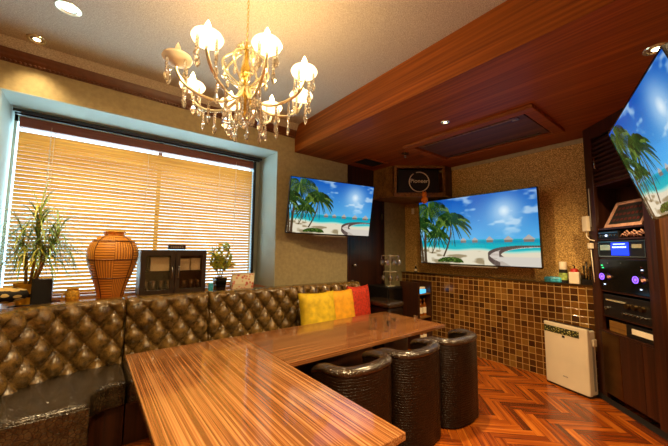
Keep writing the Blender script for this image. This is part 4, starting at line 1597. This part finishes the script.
MB().tube([(0.055, -0.015, 1.30), (0.06, -0.012, 1.15), (0.065, -0.008, 1.0)], 0.004, 6).build('cord', 'white_plastic', pw, smooth='all')


def unit(name, label, cat, s0, z):
    t = thing(name, label, cat)
    t.location = DA + Matrix.Rotation(DR, 3, 'Z') @ Vector((s0, 0, 0)) + Vector((0, 0, z + 0.001))
    t.rotation_euler = (0, 0, DR)
    return t


# framed board leaning in the niche
mb_ = unit('framed_board', 'pink-framed dark song board leaning in the rack niche', 'board', 0.36, 1.475)
mtx = Matrix.Translation((0, 0.03, 0.0)) @ Matrix.Rotation(-math.radians(28), 4, 'X')
b = MB()
for q_ in ((-0.19, 0.19, 0, 0.028), (-0.19, 0.19, 0.222, 0.25), (-0.19, -0.165, 0.028, 0.222), (0.165, 0.19, 0.028, 0.222)):
    b.box(q_[0], q_[1], -0.008, 0.012, q_[2], q_[3], mtx)
b.build('frame', 'pale_wood_frame', mb_)
MB().box(-0.165, 0.165, 0.0, 0.008, 0.028, 0.222, mtx).build('panel', 'matte_black', mb_)
b = MB()
for r_ in range(3):
    b = MB()
    for k in range(7):
        b.box(-0.14 + k * 0.041, -0.112 + k * 0.041, -0.0015, 0.0, 0.06 + r_ * 0.055, 0.085 + r_ * 0.055, mtx)
    b.build('text_row', 'dark_red', mb_)

# disc player
dp = unit('disc_player', 'thin black disc player above the blue-display unit', 'player', 0.25, 1.385)
MB().box(-0.12, 0.10, 0.005, 0.2, 0, 0.06).build('body', 'black_plastic', dp, bevel=0.002)
MB().box(-0.118, 0.098, 0.001, 0.005, 0.045, 0.052).build('trim_strip', 'silver', dp)
for k in range(6):
    MB().tube([(-0.09 + k * 0.032, 0.006, 0.024), (-0.09 + k * 0.032, -0.002, 0.024)], 0.006 if k != 2 else 0.009, 10).build('knob', 'silver' if k != 2 else 'display_text', dp)
hd = unit('cable_pile', 'tangle of copper-coloured cables beside the thin disc player', 'cables', 0.48, 1.385)
b = MB()
for k in range(9):
    x = -0.1 + 0.022 * k
    b.tube([(x - 0.03, 0.02 + 0.008 * (k % 3), 0.008), (x, 0.015, 0.03 + 0.012 * (k % 3)), (x + 0.03, 0.03, 0.012 + 0.01 * (k % 2))], 0.006, 6)
b.build('cables', 'pale_wood_frame', hd, smooth='all')
hd['kind'] = 'stuff'
# receiver with blue display
rv = unit('karaoke_receiver', 'black and silver receiver with a glowing blue display in the rack', 'receiver', 0.36, 1.225)
MB().box(-0.235, 0.235, 0.004, 0.22, 0.0, 0.138).build('body', 'black_plastic', rv, bevel=0.003)
b = MB().box(-0.235, 0.235, 0.0, 0.004, 0.126, 0.134).box(-0.235, 0.235, 0.0, 0.004, 0.004, 0.012).box(-0.235, -0.228, 0.0, 0.004, 0.012, 0.126).box(0.228, 0.235, 0.0, 0.004, 0.012, 0.126)
b.build('faceplate_trim', 'silver', rv)
MB().box(-0.21, -0.10, -0.002, 0.004, 0.06, 0.105).build('left_plate', 'champagne', rv)
MB().box(0.12, 0.20, -0.002, 0.004, 0.075, 0.105).build('right_plate', 'champagne', rv)
MB().box(-0.085, 0.085, -0.003, 0.004, 0.018, 0.122).build('display', 'blue_display', rv)
b = MB()
for k in range(9):
    b.box(-0.07 + k * 0.016, -0.059 + k * 0.016, -0.0042, -0.003, 0.078, 0.09)
b.box(-0.06, 0.06, -0.0042, -0.003, 0.106, 0.112)
b.build('display_text', 'display_text', rv)
# large mixer
mx = unit('mixing_amplifier', 'large black amplifier with two glowing purple dials in the rack', 'amplifier', 0.36, 0.945)
MB().box(-0.24, 0.24, 0.006, 0.22, 0.0, 0.265).build('body', 'gloss_black', mx, bevel=0.003)
for s in (-0.19, 0.15):
    kn = MB().tube([(s, 0.006, 0.115), (s, -0.016, 0.115)], 0.027, 20).build('dial', 'black_plastic', mx, smooth=True)
    MB().tube([(s + 0.024 * math.cos(2 * PI * q / 24), -0.017, 0.115 + 0.024 * math.sin(2 * PI * q / 24)) for q in range(25)], 0.0035, 6).build('light_ring', 'purple_led', kn)
    MB().tube([(s, -0.0165, 0.115), (s, -0.0175, 0.115)], 0.012, 12).build('light_core', 'purple_led', kn)
for s, z, m_ in ((-0.21, 0.21, 'green_led'), (-0.20, 0.19, 'green_led'), (-0.19, 0.05, 'display_text'), (0.19, 0.17, 'red_lit'), (0.19, 0.19, 'display_text'), (0.185, 0.21, 'red_lit'), (0.17, 0.045, 'display_text'), (-0.20, 0.06, 'silver'), (-0.14, 0.23, 'silver'), (0.0, 0.235, 'silver')):
    MB().box(s - 0.006, s + 0.006, 0.0, 0.0055, z - 0.004, z + 0.004).build('indicator', m_, mx)
for s in (-0.13, 0.20):
    MB().tube([(s, 0.006, 0.115), (s, -0.01, 0.115)], 0.012, 12).build('knob', 'pale_wood_frame', mx, smooth=True)
# amplifier
am = unit('amplifier', 'black amplifier with a row of knobs under the purple-dial unit', 'amplifier', 0.37, 0.735)
MB().box(-0.235, 0.235, 0.006, 0.22, 0, 0.175).build('body', 'black_plastic', am, bevel=0.003)
MB().box(-0.20, 0.0, 0.0, 0.006, 0.125, 0.137).build('light_strip', 'champagne', am)
for k in range(3):
    MB().tube([(0.03 + 0.065 * k, 0.006, 0.11), (0.03 + 0.065 * k, -0.016, 0.11)], 0.021, 16).build('knob', 'bronze_metal', am, smooth=True)
for k in range(7):
    MB().tube([(-0.02 + 0.034 * k, 0.006, 0.045), (-0.02 + 0.034 * k, -0.008, 0.045)], 0.008, 10).build('small_knob', 'silver', am, smooth=True)
MB().tube([(-0.19, 0.006, 0.06), (-0.19, -0.012, 0.06)], 0.016, 14).build('volume_knob', 'silver', am, smooth=True)
# shelf boxes
tag(MB().box(-0.09, 0.09, 0.03, 0.2, 0, 0.09).build('cardboard_box', 'box_wood', None, unit_loc := (DA + Matrix.Rotation(DR, 3, 'Z') @ Vector((0.24, 0, 0)) + Vector((0, 0, 0.601))), rotz=DR, bevel=0.003), 'brown box on the lowest open shelf of the rack', 'box')
pb = unit('set_top_box', 'black box with a pale front strip on the lowest open shelf', 'set-top box', 0.47, 0.60)
MB().box(-0.13, 0.13, 0.02, 0.2, 0, 0.10).build('body', 'black_plastic', pb, bevel=0.003)
MB().box(-0.07, 0.12, 0.014, 0.02, 0.035, 0.075).build('front_strip', 'cream', pb)
